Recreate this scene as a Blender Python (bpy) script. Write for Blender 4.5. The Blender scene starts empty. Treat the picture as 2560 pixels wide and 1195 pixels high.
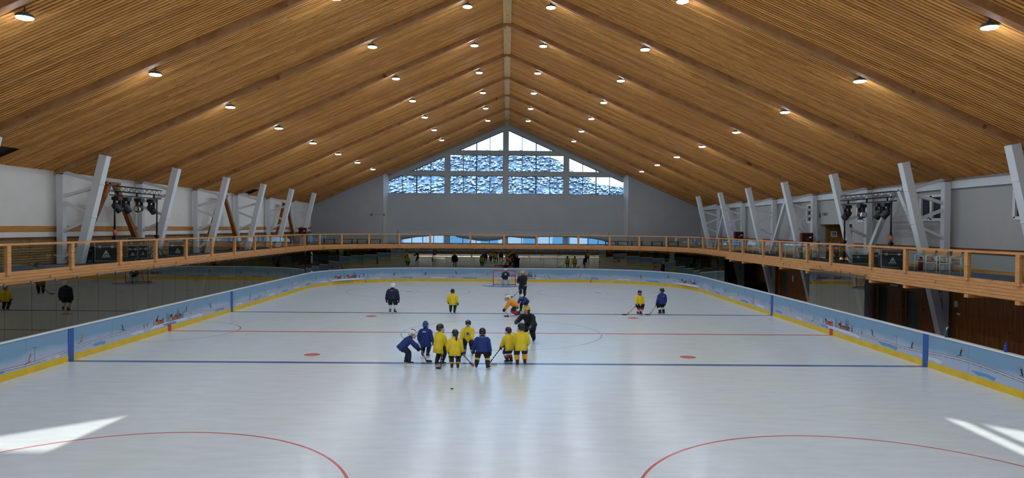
import bpy, bmesh, math, random
from mathutils import Vector, Matrix
random.seed(7)
sc = bpy.context.scene
COL = sc.collection
PI = math.pi

# ------------------------------------------------------------------ helpers
def lin(c):
    c = c / 255.0
    return c / 12.92 if c <= 0.04045 else ((c + 0.055) / 1.055) ** 2.4
def rgb(r, g, b): return (lin(r), lin(g), lin(b), 1.0)
def V(*a): return Vector(a)

def link(o, parent=None):
    COL.objects.link(o)
    if parent is not None: o.parent = parent
    return o
def tag(o, label=None, cat=None, group=None, kind=None):
    if label: o['label'] = label
    if cat: o['category'] = cat
    if group: o['group'] = group
    if kind: o['kind'] = kind
    return o
def thing(name, label, cat, loc=(0, 0, 0), rz=0.0, group=None):
    o = bpy.data.objects.new(name, None)
    o.empty_display_size = 0.1
    link(o); o.location = loc; o.rotation_euler = (0, 0, rz)
    return tag(o, label, cat, group)
def copy_tree(o, parent=None):
    c = o.copy(); COL.objects.link(c); c.parent = parent
    for ch in list(o.children): copy_tree(ch, c)
    return c
def wloc(p):
    l = Vector((0, 0, 0))
    while p is not None: l += p.location; p = p.parent
    return l
ORD = ['first', 'second', 'third', 'fourth', 'fifth', 'sixth', 'seventh', 'eighth', 'ninth', 'tenth', 'eleventh', 'twelfth', 'thirteenth']

class MB:
    """collects shapes into one mesh"""
    def __init__(s): s.v = []; s.f = []; s.m = []; s.sm = []
    def add(s, vs, fs, m=0, smooth=False, M=None):
        b = len(s.v)
        for p in vs:
            p = Vector(p)
            s.v.append(M @ p if M is not None else p)
        for f in fs: s.f.append([b + i for i in f]); s.m.append(m); s.sm.append(smooth)
        return s
    def box(s, x0, x1, y0, y1, z0, z1, m=0, M=None):
        vs = [(x0,y0,z0),(x1,y0,z0),(x1,y1,z0),(x0,y1,z0),(x0,y0,z1),(x1,y0,z1),(x1,y1,z1),(x0,y1,z1)]
        return s.add(vs, [(0,3,2,1),(4,5,6,7),(0,1,5,4),(1,2,6,5),(2,3,7,6),(3,0,4,7)], m, False, M)
    def cbox(s, c, d, m=0, M=None):
        return s.box(c[0]-d[0]/2, c[0]+d[0]/2, c[1]-d[1]/2, c[1]+d[1]/2, c[2]-d[2]/2, c[2]+d[2]/2, m, M)
    def bar(s, p, q, w, h, m=0, up=(0, 0, 1)):
        """square bar from p to q; w across, h along up"""
        p = Vector(p); q = Vector(q); d = (q - p).normalized(); up = Vector(up)
        x = d.cross(up)
        if x.length < 1e-4: x = d.cross(Vector((0, 1, 0)))
        x.normalize(); u = x.cross(d).normalized()
        vs = []
        for e in (p, q):
            for a, b in ((-1,-1),(1,-1),(1,1),(-1,1)): vs.append(e + x*(a*w/2) + u*(b*h/2))
        return s.add(vs, [(0,3,2,1),(4,5,6,7),(0,1,5,4),(1,2,6,5),(2,3,7,6),(3,0,4,7)], m)
    def tube(s, pts, r, n=10, m=0, cap=True, smooth=True):
        pts = [Vector(p) for p in pts]; k = len(pts)
        rs = r if isinstance(r, (list, tuple)) else [r]*k
        vs = []; prev = None
        for i, p in enumerate(pts):
            d = (pts[min(i+1, k-1)] - pts[max(i-1, 0)]).normalized()
            if prev is None:
                a = d.cross(Vector((0, 0, 1)))
                if a.length < 1e-3: a = d.cross(Vector((0, 1, 0)))
            else: a = prev - d*prev.dot(d)
            a.normalize(); prev = a; b = d.cross(a)
            for j in range(n):
                t = 2*PI*j/n
                vs.append(p + (a*math.cos(t) + b*math.sin(t))*rs[i])
        fs = [(i*n+j, i*n+(j+1)%n, (i+1)*n+(j+1)%n, (i+1)*n+j) for i in range(k-1) for j in range(n)]
        s.add(vs, fs, m, smooth)
        if cap:
            b = len(s.v) - len(vs)
            for ring in (0, k-1):
                s.f.append([b + ring*n + j for j in range(n)]); s.m.append(m); s.sm.append(False)
        return s
    def loft(s, rings, mats=0, cap=True, smooth=True):
        """rings: list of point lists of equal length"""
        n = len(rings[0]); b = len(s.v)
        for r in rings: s.v += [Vector(p) for p in r]
        for i in range(len(rings)-1):
            mm = mats[i] if isinstance(mats, (list, tuple)) else mats
            for j in range(n):
                s.f.append([b+i*n+j, b+i*n+(j+1)%n, b+(i+1)*n+(j+1)%n, b+(i+1)*n+j]); s.m.append(mm); s.sm.append(smooth)
        if cap:
            for i in (0, len(rings)-1):
                mm = mats if not isinstance(mats, (list, tuple)) else (mats[0] if i == 0 else mats[-1])
                s.f.append([b+i*n+j for j in range(n)]); s.m.append(mm); s.sm.append(False)
        return s
    def ell(s, c, r, m=0, n=14, k=8, t0=0.0, t1=PI, M=None):
        """ellipsoid zone between polar angles t0 (top) and t1"""
        rings = []
        for i in range(k+1):
            t = t0 + (t1-t0)*i/k
            t = min(max(t, 0.02), PI-0.02)
            ring = []
            for j in range(n):
                a = 2*PI*j/n
                p = Vector((r[0]*math.sin(t)*math.cos(a), r[1]*math.sin(t)*math.sin(a), r[2]*math.cos(t)))
                ring.append(Vector(c) + (M @ p if M is not None else p))
            rings.append(ring)
        return s.loft(rings, m)
    def prism(s, poly, f, t, m=0):
        """poly: 2D points, f(a,b,t)->3D; extruded 0..t"""
        n = len(poly)
        vs = [f(a, b, 0) for a, b in poly] + [f(a, b, t) for a, b in poly]
        fs = [tuple(range(n))[::-1], tuple(range(n, 2*n))] + [(i, (i+1) % n, n+(i+1) % n, n+i) for i in range(n)]
        return s.add(vs, fs, m)
    def build(s, name, mats, parent=None, local=False, recalc=True):
        me = bpy.data.meshes.new(name)
        off = Vector((0, 0, 0)) if (local or parent is None) else wloc(parent)
        me.from_pydata([v - off for v in s.v], [], s.f)
        if not isinstance(mats, (list, tuple)): mats = [mats]
        for mm in mats: me.materials.append(mm)
        me.polygons.foreach_set('material_index', s.m)
        me.polygons.foreach_set('use_smooth', s.sm)
        if recalc:
            bm = bmesh.new(); bm.from_mesh(me)
            bmesh.ops.recalc_face_normals(bm, faces=bm.faces[:])
            bm.to_mesh(me); bm.free()
        me.update()
        return link(bpy.data.objects.new(name, me), parent)

def struct(o): o['kind'] = 'structure'; return o
def clip(poly, a, b, c):
    """keep a*x+b*y<=c"""
    out = []
    for i in range(len(poly)):
        p, q = poly[i], poly[(i+1) % len(poly)]
        dp, dq = a*p[0]+b*p[1]-c, a*q[0]+b*q[1]-c
        if dp <= 0: out.append(p)
        if dp*dq < 0:
            t = dp/(dp-dq); out.append((p[0]+t*(q[0]-p[0]), p[1]+t*(q[1]-p[1])))
    return out
def text_mesh(mb, txt, size, place, m=0, depth=0.004):
    """adds lettering to mb; place(x,y,z)->3D, centred"""
    cu = bpy.data.curves.new('lettering', 'FONT'); cu.body = txt; cu.size = size
    cu.align_x = 'CENTER'; cu.align_y = 'CENTER'; cu.extrude = depth/2
    o = bpy.data.objects.new('lettering', cu); COL.objects.link(o)
    dg = bpy.context.evaluated_depsgraph_get()
    me = bpy.data.meshes.new_from_object(o.evaluated_get(dg))
    mb.add([place(*v.co) for v in me.vertices], [tuple(p.vertices) for p in me.polygons], m)
    bpy.data.objects.remove(o); bpy.data.curves.remove(cu); bpy.data.meshes.remove(me)

# ------------------------------------------------------------------ camera
SKY_STR, SUN_STR, EXPO, LAMP_STR = 0.55, 8.0, 0.0, 255.0
W, H = 2560, 1195
F = 1747.0
CAM = V(0.2, -31.6, 4.78)
VPX, VPY, ROLL = 1267.0, 569.0, 0.0079
d_ = V((VPX-W/2)/F, -(VPY-H/2)/F, -1).normalized()
r_ = V(1, -ROLL, 0); r_ = (r_ - d_*r_.dot(d_)).normalized()
u_ = r_.cross(d_)
RC = Matrix((r_, d_, u_))            # rows: world X, Y, Z in camera axes
cam = bpy.data.objects.new('camera', bpy.data.cameras.new('camera'))
COL.objects.link(cam)
cam.data.sensor_width = 36.0; cam.data.lens = F/W*36.0
cam.data.clip_start = 0.05; cam.data.clip_end = 1000
cam.matrix_world = Matrix.Translation(CAM) @ RC.to_4x4()
sc.camera = cam
def ray(u, v): return RC @ V((u-W/2)/F, -(v-H/2)/F, -1)
def on_z(u, v, z):
    d = ray(u, v); return CAM + d*((z-CAM.z)/d.z)
def on_x(u, v, x):
    d = ray(u, v); return CAM + d*((x-CAM.x)/d.x)
def on_y(u, v, y):
    d = ray(u, v); return CAM + d*((y-CAM.y)/d.y)
def proj(p):
    q = RC.transposed() @ (Vector(p)-CAM); return (W/2 - q.x/q.z*F, H/2 + q.y/q.z*F)
YZ = lambda z: z - 31.6               # depth from the camera -> world Y
BX = 0.15                             # hall axis

# ------------------------------------------------------------------ materials
def mat(name, col, rough=0.6, metal=0.0, emit=None, estr=0.0, spec=0.5, coat=0.0):
    m = bpy.data.materials.new(name); m.use_nodes = True
    b = m.node_tree.nodes['Principled BSDF']
    b.inputs['Base Color'].default_value = col
    b.inputs['Roughness'].default_value = rough
    b.inputs['Metallic'].default_value = metal
    b.inputs['Specular IOR Level'].default_value = spec
    b.inputs['Coat Weight'].default_value = coat
    if emit:
        b.inputs['Emission Color'].default_value = emit
        b.inputs['Emission Strength'].default_value = estr
    return m
def nd(m, t, **kw):
    n = m.node_tree.nodes.new(t)
    for k, v in kw.items(): setattr(n, k, v)
    return n
def lk(m, a, b): m.node_tree.links.new(a, b)
def bsdf(m): return m.node_tree.nodes['Principled BSDF']
def ramp(m, fac, stops):
    r = nd(m, 'ShaderNodeValToRGB')
    while len(r.color_ramp.elements) > 1: r.color_ramp.elements.remove(r.color_ramp.elements[-1])
    r.color_ramp.elements[0].position = stops[0][0]; r.color_ramp.elements[0].color = stops[0][1]
    for p, c in stops[1:]:
        e = r.color_ramp.elements.new(p); e.color = c
    lk(m, fac, r.inputs['Fac']); return r.outputs['Color']
def noise(m, scale, detail=4.0, stretch=None, coord='Object', rough=0.55):
    tc = nd(m, 'ShaderNodeTexCoord'); src = tc.outputs[coord]
    if stretch:
        mp = nd(m, 'ShaderNodeMapping'); mp.inputs['Scale'].default_value = stretch
        lk(m, src, mp.inputs['Vector']); src = mp.outputs['Vector']
    n = nd(m, 'ShaderNodeTexNoise'); n.inputs['Scale'].default_value = scale
    n.inputs['Detail'].default_value = detail; n.inputs['Roughness'].default_value = rough
    lk(m, src, n.inputs['Vector']); return n.outputs['Fac']
def noisy(name, c0, c1, scale=3.0, stretch=None, rough=0.6, bump=0.0, detail=5.0, spec=0.4):
    m = mat(name, c0, rough, spec=spec)
    f = noise(m, scale, detail, stretch)
    lk(m, ramp(m, f, [(0.3, c0), (0.7, c1)]), bsdf(m).inputs['Base Color'])
    if bump:
        b = nd(m, 'ShaderNodeBump'); b.inputs['Strength'].default_value = bump; b.inputs['Distance'].default_value = 0.01
        lk(m, f, b.inputs['Height']); lk(m, b.outputs['Normal'], bsdf(m).inputs['Normal'])
    return m
def wood(name, dark, mid, light, stretch, scale=2.0, rough=0.55, island=0.0, knots=True, spec=0.35):
    """grain along the axis with the small stretch factor; island>0 varies each separate board"""
    m = mat(name, mid, rough, spec=spec)
    f = noise(m, scale, 6.0, stretch, rough=0.65)
    c = ramp(m, f, [(0.28, dark), (0.5, mid), (0.75, light)])
    if knots:
        k = noise(m, 2.3, 1.0)
        kr = ramp(m, k, [(0.70, (1, 1, 1, 1)), (0.76, (0.45, 0.36, 0.3, 1))])
        mx = nd(m, 'ShaderNodeMix', data_type='RGBA', blend_type='MULTIPLY'); mx.inputs[0].default_value = 1.0
        lk(m, c, mx.inputs[6]); lk(m, kr, mx.inputs[7]); c = mx.outputs[2]
    if island:
        g = nd(m, 'ShaderNodeNewGeometry')
        rr = ramp(m, g.outputs['Random Per Island'], [(0.0, (1-island, 1-island*1.1, 1-island*1.2, 1)), (1.0, (1+island*0.35, 1+island*0.35, 1+island*0.35, 1))])
        mx = nd(m, 'ShaderNodeMix', data_type='RGBA', blend_type='MULTIPLY'); mx.inputs[0].default_value = 1.0
        lk(m, c, mx.inputs[6]); lk(m, rr, mx.inputs[7]); c = mx.outputs[2]
    lk(m, c, bsdf(m).inputs['Base Color'])
    return m
def glass(name, tint, ior=1.5, mirror=(1, 1, 1, 1)):
    """clear sheet: each face lets light through and mirrors by its angle"""
    m = bpy.data.materials.new(name); m.use_nodes = True
    nt = m.node_tree; nt.nodes.remove(nt.nodes['Principled BSDF'])
    out = nt.nodes['Material Output']
    g = nd(m, 'ShaderNodeNewGeometry')
    ml = nd(m, 'ShaderNodeMath', operation='MULTIPLY_ADD')
    ml.inputs[1].default_value = 1/ior - ior; ml.inputs[2].default_value = ior
    lk(m, g.outputs['Backfacing'], ml.inputs[0])
    fr = nd(m, 'ShaderNodeFresnel'); lk(m, ml.outputs[0], fr.inputs['IOR'])
    tr = nd(m, 'ShaderNodeBsdfTransparent'); tr.inputs['Color'].default_value = tint
    gl = nd(m, 'ShaderNodeBsdfGlossy'); gl.inputs['Roughness'].default_value = 0.0; gl.inputs['Color'].default_value = mirror
    mx = nd(m, 'ShaderNodeMixShader')
    lk(m, fr.outputs[0], mx.inputs[0]); lk(m, tr.outputs[0], mx.inputs[1]); lk(m, gl.outputs[0], mx.inputs[2])
    lk(m, mx.outputs[0], out.inputs['Surface'])
    return m

M = {}
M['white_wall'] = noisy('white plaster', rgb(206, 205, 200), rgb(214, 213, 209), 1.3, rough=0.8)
M['grey_wall'] = noisy('grey painted panel', rgb(156, 163, 166), rgb(162, 168, 171), 0.7, rough=0.8)  # grey lowered further: the backlit gable's dimness is in the colour
M['wall_right'] = noisy('shaded plaster', rgb(158, 161, 161), rgb(165, 167, 167), 1.3, rough=0.8)  # white plaster darkened: the dimmer right side is put into the colour
M['wall_wing'] = noisy('far shaded plaster', rgb(138, 140, 143), rgb(146, 147, 150), 1.1, rough=0.8)  # darker still: weak lamp light on the far wings painted into the plaster
M['white_steel'] = mat('white painted steel', rgb(200, 206, 212), 0.45)
M['slat'] = wood('larch slats', rgb(164, 106, 48), rgb(222, 158, 88), rgb(242, 184, 112), (0.35, 9, 0.35), 3.0, 0.75, island=0.30, knots=False, spec=0.12)
M['backing'] = mat('dark roof felt', rgb(40, 26, 14), 0.9)
M['beam'] = wood('glulam beam', rgb(136, 94, 58), rgb(166, 120, 78), rgb(182, 138, 96), (0.5, 8, 0.5), 3.0, 0.7, spec=0.15)
M['ridge'] = wood('pale ridge board', rgb(186, 140, 86), rgb(212, 170, 112), rgb(226, 190, 136), (8, 0.5, 8), 2.0, 0.5)
M['rail'] = wood('honey spruce', rgb(166, 110, 60), rgb(194, 138, 82), rgb(208, 156, 102), (2.2, 0.6, 9), 2.6, 0.45)
M['panel_wood'] = wood('stained wall boards', rgb(104, 58, 26), rgb(146, 88, 44), rgb(176, 114, 64), (5, 5, 0.35), 2.2, 0.5)
M['band_wood'] = wood('golden wood band', rgb(150, 98, 36), rgb(178, 122, 50), rgb(196, 142, 66), (4, 0.5, 6), 2.0, 0.5, knots=False)
M['brown_band'] = wood('dark brown wood band', rgb(84, 44, 18), rgb(104, 56, 24), rgb(124, 72, 34), (4, 0.5, 6), 2.0, 0.5, knots=False)
M['brace_wood'] = wood('red brown timber', rgb(104, 58, 26), rgb(136, 80, 38), rgb(156, 98, 52), (6, 2, 1), 2.0, 0.5, knots=False)
M['slat_bench'] = wood('weathered slats', rgb(112, 84, 44), rgb(140, 108, 60), rgb(164, 130, 78), (4, 0.4, 9), 2.4, 0.6, island=0.25)
M['dark_gap'] = mat('dark void', rgb(24, 20, 14), 0.9)
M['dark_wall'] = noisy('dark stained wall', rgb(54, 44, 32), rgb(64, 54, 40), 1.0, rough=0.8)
M['rubber'] = noisy('dark rubber floor', rgb(40, 42, 44), rgb(54, 55, 56), 4.0, rough=0.8)
M['deck'] = noisy('dark grey deck covering', rgb(44, 48, 54), rgb(58, 62, 68), 3.0, rough=0.75)
M['glass'] = glass('smoked rink glass', (0.42, 0.41, 0.36, 1), 2.0, (1.0, 0.93, 0.76, 1))
M['glass_clear'] = glass('clear rink glass', (0.66, 0.67, 0.62, 1), 2.0, (1.0, 0.94, 0.80, 1))
M['rail_glass'] = glass('railing glass', (0.93, 0.96, 0.94, 1))
M['win_glass'] = glass('window glass', (0.86, 0.94, 0.99, 1))
M['frame_dark'] = mat('dark window frame', rgb(38, 44, 54), 0.5)
M['black'] = mat('black plastic', rgb(16, 17, 19), 0.5)
M['black_metal'] = mat('black powder coat', rgb(20, 20, 22), 0.4, 0.3)
M['alu'] = mat('brushed aluminium', rgb(150, 156, 160), 0.35, 0.9)
M['grey_metal'] = mat('grey metal', rgb(120, 126, 132), 0.4, 0.6)
M['case'] = noisy('black case laminate', rgb(20, 22, 24), rgb(30, 32, 35), 6.0, rough=0.5)
M['logo'] = mat('pale logo print', rgb(170, 184, 190), 0.6)
M['lens'] = mat('mirror lens', rgb(235, 238, 240), 0.08, 1.0)
M['orange'] = mat('orange plastic', rgb(200, 84, 40), 0.5)
M['cap'] = mat('white cap rail', rgb(226, 230, 228), 0.35)
M['yellow_kick'] = noisy('yellow kick plate', rgb(206, 172, 24), rgb(222, 190, 44), 2.0, rough=0.4)
M['blue_mark'] = mat('blue line on boards', rgb(36, 84, 158), 0.4)
M['red_mark'] = mat('red line on boards', rgb(190, 48, 58), 0.4)
M['m_red'] = mat('print brick red', rgb(156, 82, 70), 0.5)
M['m_rail_red'] = mat('print track red', rgb(176, 96, 100), 0.5)
M['m_pale'] = mat('print pale', rgb(214, 206, 196), 0.5)
M['m_dark'] = mat('print dark teal', rgb(52, 84, 98), 0.5)
M['m_snow'] = mat('print snow', rgb(196, 208, 222), 0.5)
M['m_blue'] = mat('print blue', rgb(92, 148, 190), 0.5)
M['m_ochre'] = mat('print ochre', rgb(150, 128, 96), 0.5)
M['seam'] = mat('panel seam', rgb(92, 118, 138), 0.6)
M['red_cab'] = mat('dark red enamel', rgb(116, 22, 24), 0.4)
M['chair_white'] = mat('white tube', rgb(206, 212, 208), 0.4)
M['chair_wood'] = mat('chair plywood', rgb(176, 128, 82), 0.5)
M['door_wood'] = wood('door oak', rgb(120, 80, 30), rgb(146, 102, 44), rgb(164, 120, 58), (6, 6, 0.4), 2.0, 0.5)
M['door_green'] = mat('grey green door', rgb(84, 92, 84), 0.5)
M['paper'] = mat('white paper', rgb(220, 224, 228), 0.7)
M['sign_blue'] = mat('sign blue', rgb(50, 80, 140), 0.6)
M['sign_green'] = mat('sign green', rgb(40, 84, 70), 0.6)
M['sign_dark'] = mat('sign dark', rgb(30, 32, 32), 0.6)
M['curtain'] = noisy('white drape', rgb(154, 160, 163), rgb(162, 168, 171), 2.0, rough=0.9)
M['dark_pane'] = mat('dark room glass', rgb(40, 46, 56), 0.05)
M['bottle_blue'] = mat('blue bottle', rgb(34, 64, 150), 0.3)
M['bottle_dark'] = mat('smoke blue bottle', rgb(40, 66, 86), 0.25)
M['lamp_on'] = mat('lit diffuser', (1, 1, 1, 1), 0.5, emit=(0.78, 0.885, 1.0, 1), estr=LAMP_STR)
M['lamp_body'] = mat('lamp housing', rgb(70, 82, 76), 0.5, 0.3)

# mural on the boards: sky above, snow below, drifting boundary
m = mat('board mural', rgb(130, 166, 196), 0.35); M['mural'] = m
tc = nd(m, 'ShaderNodeTexCoord'); sp = nd(m, 'ShaderNodeSeparateXYZ'); lk(m, tc.outputs['Object'], sp.inputs[0])
nn = noise(m, 0.55, 3.0)
ad = nd(m, 'ShaderNodeMath', operation='MULTIPLY_ADD'); lk(m, nn, ad.inputs[0]); ad.inputs[1].default_value = 0.55; lk(m, sp.outputs['Z'], ad.inputs[2])
lk(m, ramp(m, ad.outputs[0], [(0.62, rgb(166, 178, 200)), (0.80, rgb(158, 176, 198)), (0.88, rgb(140, 168, 194)), (1.3, rgb(116, 152, 182))]), bsdf(m).inputs['Base Color'])

# ice
def ice_mat(name, c0, c1, c2):
    m = mat(name, c0, 0.2, spec=0.5)
    n1 = noise(m, 0.16, 5.0, (1, 0.6, 1)); n2 = noise(m, 1.6, 6.0, (0.6, 2.2, 1)); n3 = noise(m, 9.0, 4.0, (0.25, 3.0, 1))
    a = ramp(m, n1, [(0.32, c0), (0.5, c1), (0.68, c2)])
    b = ramp(m, n2, [(0.35, (0.95, 0.95, 0.95, 1)), (0.65, (1.03, 1.03, 1.03, 1))])
    mx = nd(m, 'ShaderNodeMix', data_type='RGBA', blend_type='MULTIPLY'); mx.inputs[0].default_value = 1.0
    lk(m, a, mx.inputs[6]); lk(m, b, mx.inputs[7])
    # skate cuts: fine hazy streaks
    n4 = noise(m, 0.7, 4.0, (0.45, 2.2, 1)); n5 = noise(m, 0.6, 3.0, (2.4, 0.34, 1))
    c4 = ramp(m, n4, [(0.60, (0, 0, 0, 1)), (0.75, (0.14, 0.14, 0.14, 1))]); c5 = ramp(m, n5, [(0.64, (0, 0, 0, 1)), (0.74, (0.10, 0.10, 0.10, 1))])
    aa = nd(m, 'ShaderNodeMath', operation='MAXIMUM'); lk(m, c4, aa.inputs[0]); lk(m, c5, aa.inputs[1])
    mx2 = nd(m, 'ShaderNodeMix', data_type='RGBA', blend_type='MIX'); lk(m, aa.outputs[0], mx2.inputs[0])
    lk(m, mx.outputs[2], mx2.inputs[6]); mx2.inputs[7].default_value = rgb(236, 242, 248)
    lk(m, mx2.outputs[2], bsdf(m).inputs['Base Color'])
    lk(m, ramp(m, n3, [(0.3, (0.20, 0.20, 0.20, 1)), (0.7, (0.27, 0.27, 0.27, 1))]), bsdf(m).inputs['Roughness'])
    bu = nd(m, 'ShaderNodeBump'); bu.inputs['Strength'].default_value = 0.015; bu.inputs['Distance'].default_value = 0.01
    lk(m, n3, bu.inputs['Height']); lk(m, bu.outputs['Normal'], bsdf(m).inputs['Normal'])
    bsdf(m).inputs['IOR'].default_value = 1.29
    return m
M['ice'] = ice_mat('ice', rgb(204, 215, 223), rgb(209, 217, 221), rgb(206, 216, 213))
M['ice_blue'] = ice_mat('ice over blue line', rgb(66, 96, 146), rgb(74, 102, 150), rgb(70, 98, 144))
M['ice_red'] = ice_mat('ice over red line', rgb(192, 112, 112), rgb(196, 118, 116), rgb(190, 110, 108))
M['ice_redthin'] = ice_mat('ice over thin red line', rgb(188, 92, 90), rgb(190, 96, 92), rgb(186, 90, 88))
M['ice_pink'] = ice_mat('ice over faded red mark', rgb(212, 160, 160), rgb(214, 166, 164), rgb(210, 160, 156))
M['ice_circ'] = ice_mat('ice over centre circle', rgb(146, 168, 190), rgb(150, 170, 190), rgb(148, 168, 186))
M['ice_crease'] = ice_mat('ice over goal crease', rgb(112, 154, 196), rgb(116, 158, 198), rgb(112, 152, 192))
# ------------------------------------------------------------------ rink path
HX, HY, RR = 15.0, 30.0, 8.5
S0Y = -21.5                                    # straight sides run from here
L1 = 2*21.5; LA = RR*PI/2; L3 = 2*(HX-RR)
STOT = L1+LA+L3+LA+L1
def path(s, off=0.0, z=0.0):
    """point on the rink edge moved outward by off; s runs left side, far end, right side"""
    if s < L1: return V(-HX-off, S0Y+s, z)
    s -= L1
    if s < LA:
        a = PI - s/RR; return V(-HX+RR+math.cos(a)*(RR+off), HY-RR+math.sin(a)*(RR+off), z)
    s -= LA
    if s < L3: return V(-HX+RR+s, HY+off, z)
    s -= L3
    if s < LA:
        a = PI/2 - s/RR; return V(HX-RR+math.cos(a)*(RR+off), HY-RR+math.sin(a)*(RR+off), z)
    s -= LA
    return V(HX+off, 21.5-s, z)
def outward(s): return (path(s, 1.0) - path(s, 0.0)).normalized()
def along(s): 
    o = outward(s); return V(o.y, -o.x, 0)      # direction of growing s
def steps(a, b, ds=0.55):
    pts = [a]
    brk = [x for x in (L1, L1+LA, L1+LA+L3, L1+LA+L3+LA) if a < x < b]
    for e in brk+[b]:
        p = pts[-1]; mid = (p+e)/2
        curved = L1 <= mid < L1+LA or L1+LA+L3 <= mid < L1+2*LA+L3
        n = max(1, int(math.ceil((e-p)/ds))) if curved else 1
        pts += [p+(e-p)*(i+1)/n for i in range(n)]
    return pts
def strip(mb, a, b, o0, o1, z0, z1, m=0, ds=0.55):
    """solid strip along the path between two offsets and heights"""
    ss = steps(a, b, ds)
    mb.loft([[path(s, o0, z0), path(s, o1, z0), path(s, o1, z1), path(s, o0, z1)] for s in ss], m, True, False)

# ------------------------------------------------------------------ ice with its lines (one floor)
def ring_pts(cx, cy, r, a0, a1, n): return [(cx+r*math.cos(a0+(a1-a0)*i/n), cy+r*math.sin(a0+(a1-a0)*i/n)) for i in range(n+1)]
ice = MB()
out = []
for s in steps(0, STOT, 0.5): out.append(path(s, 0.03))
near = []
for i in range(25):
    a = -PI/2*i/24; near.append(V(HX-RR+math.cos(a)*(RR+.03), -HY+RR+math.sin(a)*(RR+.03), 0))
for i in range(25):
    a = -PI/2-PI/2*i/24; near.append(V(-HX+RR+math.cos(a)*(RR+.03), -HY+RR+math.sin(a)*(RR+.03), 0))
poly = [(p.x, p.y) for p in out+near[1:-1]]
ice.prism(poly, lambda a, b, t: V(a, b, -0.05+t), 0.05, 0)
zc = [0.0008]
def flat(pts, m):
    b = len(ice.v); ice.v += [V(x, y, zc[0]) for x, y in pts]; ice.f.append(list(range(b, b+len(pts)))); ice.m.append(m); ice.sm.append(False)
def line(x0, x1, y0, y1, m): flat([(x0, y0), (x1, y0), (x1, y1), (x0, y1)], m)
def arc(cx, cy, r, w, m, a0=0.0, a1=2*PI, n=96):
    o = ring_pts(cx, cy, r+w/2, a0, a1, n); i_ = ring_pts(cx, cy, r-w/2, a0, a1, n)
    for k in range(n): flat([i_[k], o[k], o[k+1], i_[k+1]], m)
ICEM = [M['ice'], M['ice_blue'], M['ice_red'], M['ice_redthin'], M['ice_pink'], M['ice_circ'], M['ice_crease']]
for y in (-7.14, 7.14): line(-15, 15, y-0.15, y+0.15, 1)
line(-15, 15, -0.13, 0.13, 2)
for sg in (-1, 1):
    xe = HX-RR+math.sqrt(RR**2-(26-HY+RR)**2)
    line(-xe, xe, sg*26-0.03, sg*26+0.03, 4)
zc[0] = 0.0012
arc(0, 0, 4.5, 0.06, 5)
arc(-15, 0, 3.0, 0.05, 3, -PI/2, PI/2, 48)
for x in (-7, 7):
    for y in (-5.64, 5.64): flat(ring_pts(x, y, 0.30, 0, 2*PI, 28)[:-1], 2)
    for sg in (-1, 1):
        cy = sg*20.0; mm = 3 if sg < 0 else 4
        arc(x, cy, 4.5, 0.06, mm)
        flat(ring_pts(x, cy, 0.30, 0, 2*PI, 28)[:-1], mm)
        for a in (-1, 1):
            for b in (-1, 1):
                line(x+a*(4.5+.3)-.3, x+a*(4.5+.3)+.3, cy+b*0.85-.03, cy+b*0.85+.03, mm)     # outer hash marks
                line(x+a*0.6, x+a*1.8, cy+b*0.23-.03, cy+b*0.23+.03, mm)
                line(x+a*0.6-.03, x+a*0.6+.03, cy+b*0.23, cy+b*1.13, mm)
flat(ring_pts(0, 26-0.03, 1.8, PI, 2*PI, 36), 6)
ice_o = struct(ice.build('floor', ICEM))
for p in ice_o.data.polygons:
    if abs(p.normal.z) > .9 and p.center.z > 0.0005 and p.normal.z < 0: p.flip()

fl = MB(); fl.box(-20, 25, -36, 36.5, -0.30, -0.06)
struct(fl.build('floor.001', M['rubber']))

# ------------------------------------------------------------------ dasher boards
boards = thing('rink_boards', 'pale blue dasher boards with printed winter mural and yellow kick plate around the ice', 'rink boards', path(0, 0.05))
MUR = [M['mural'], M['seam'], M['m_red'], M['m_rail_red'], M['m_pale'], M['m_dark'], M['m_snow'], M['m_blue'], M['m_ochre'], M['sign_dark']]
NP = 52; DS = STOT/NP
def on_face(s, a, z, t=0.003):
    """point on the rink-side face of the boards at path position s+a"""
    ss = min(max(s+a, 0.0), STOT-1e-4); return path(ss, -t, z)
def decal(mb, s, pts, m, t=0.003):
    b = len(mb.v); mb.v += [on_face(s, a, z, t) for a, z in pts]; mb.f.append(list(range(b, b+len(pts)))); mb.m.append(m); mb.sm.append(False)
def track_z(s):                                    # the sledge track winds along the wall
    return 0.46 + 0.10*math.sin(s*0.34+0.6) + 0.05*math.sin(s*0.9)
marks = []                                         # (centre s, draw)
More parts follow.
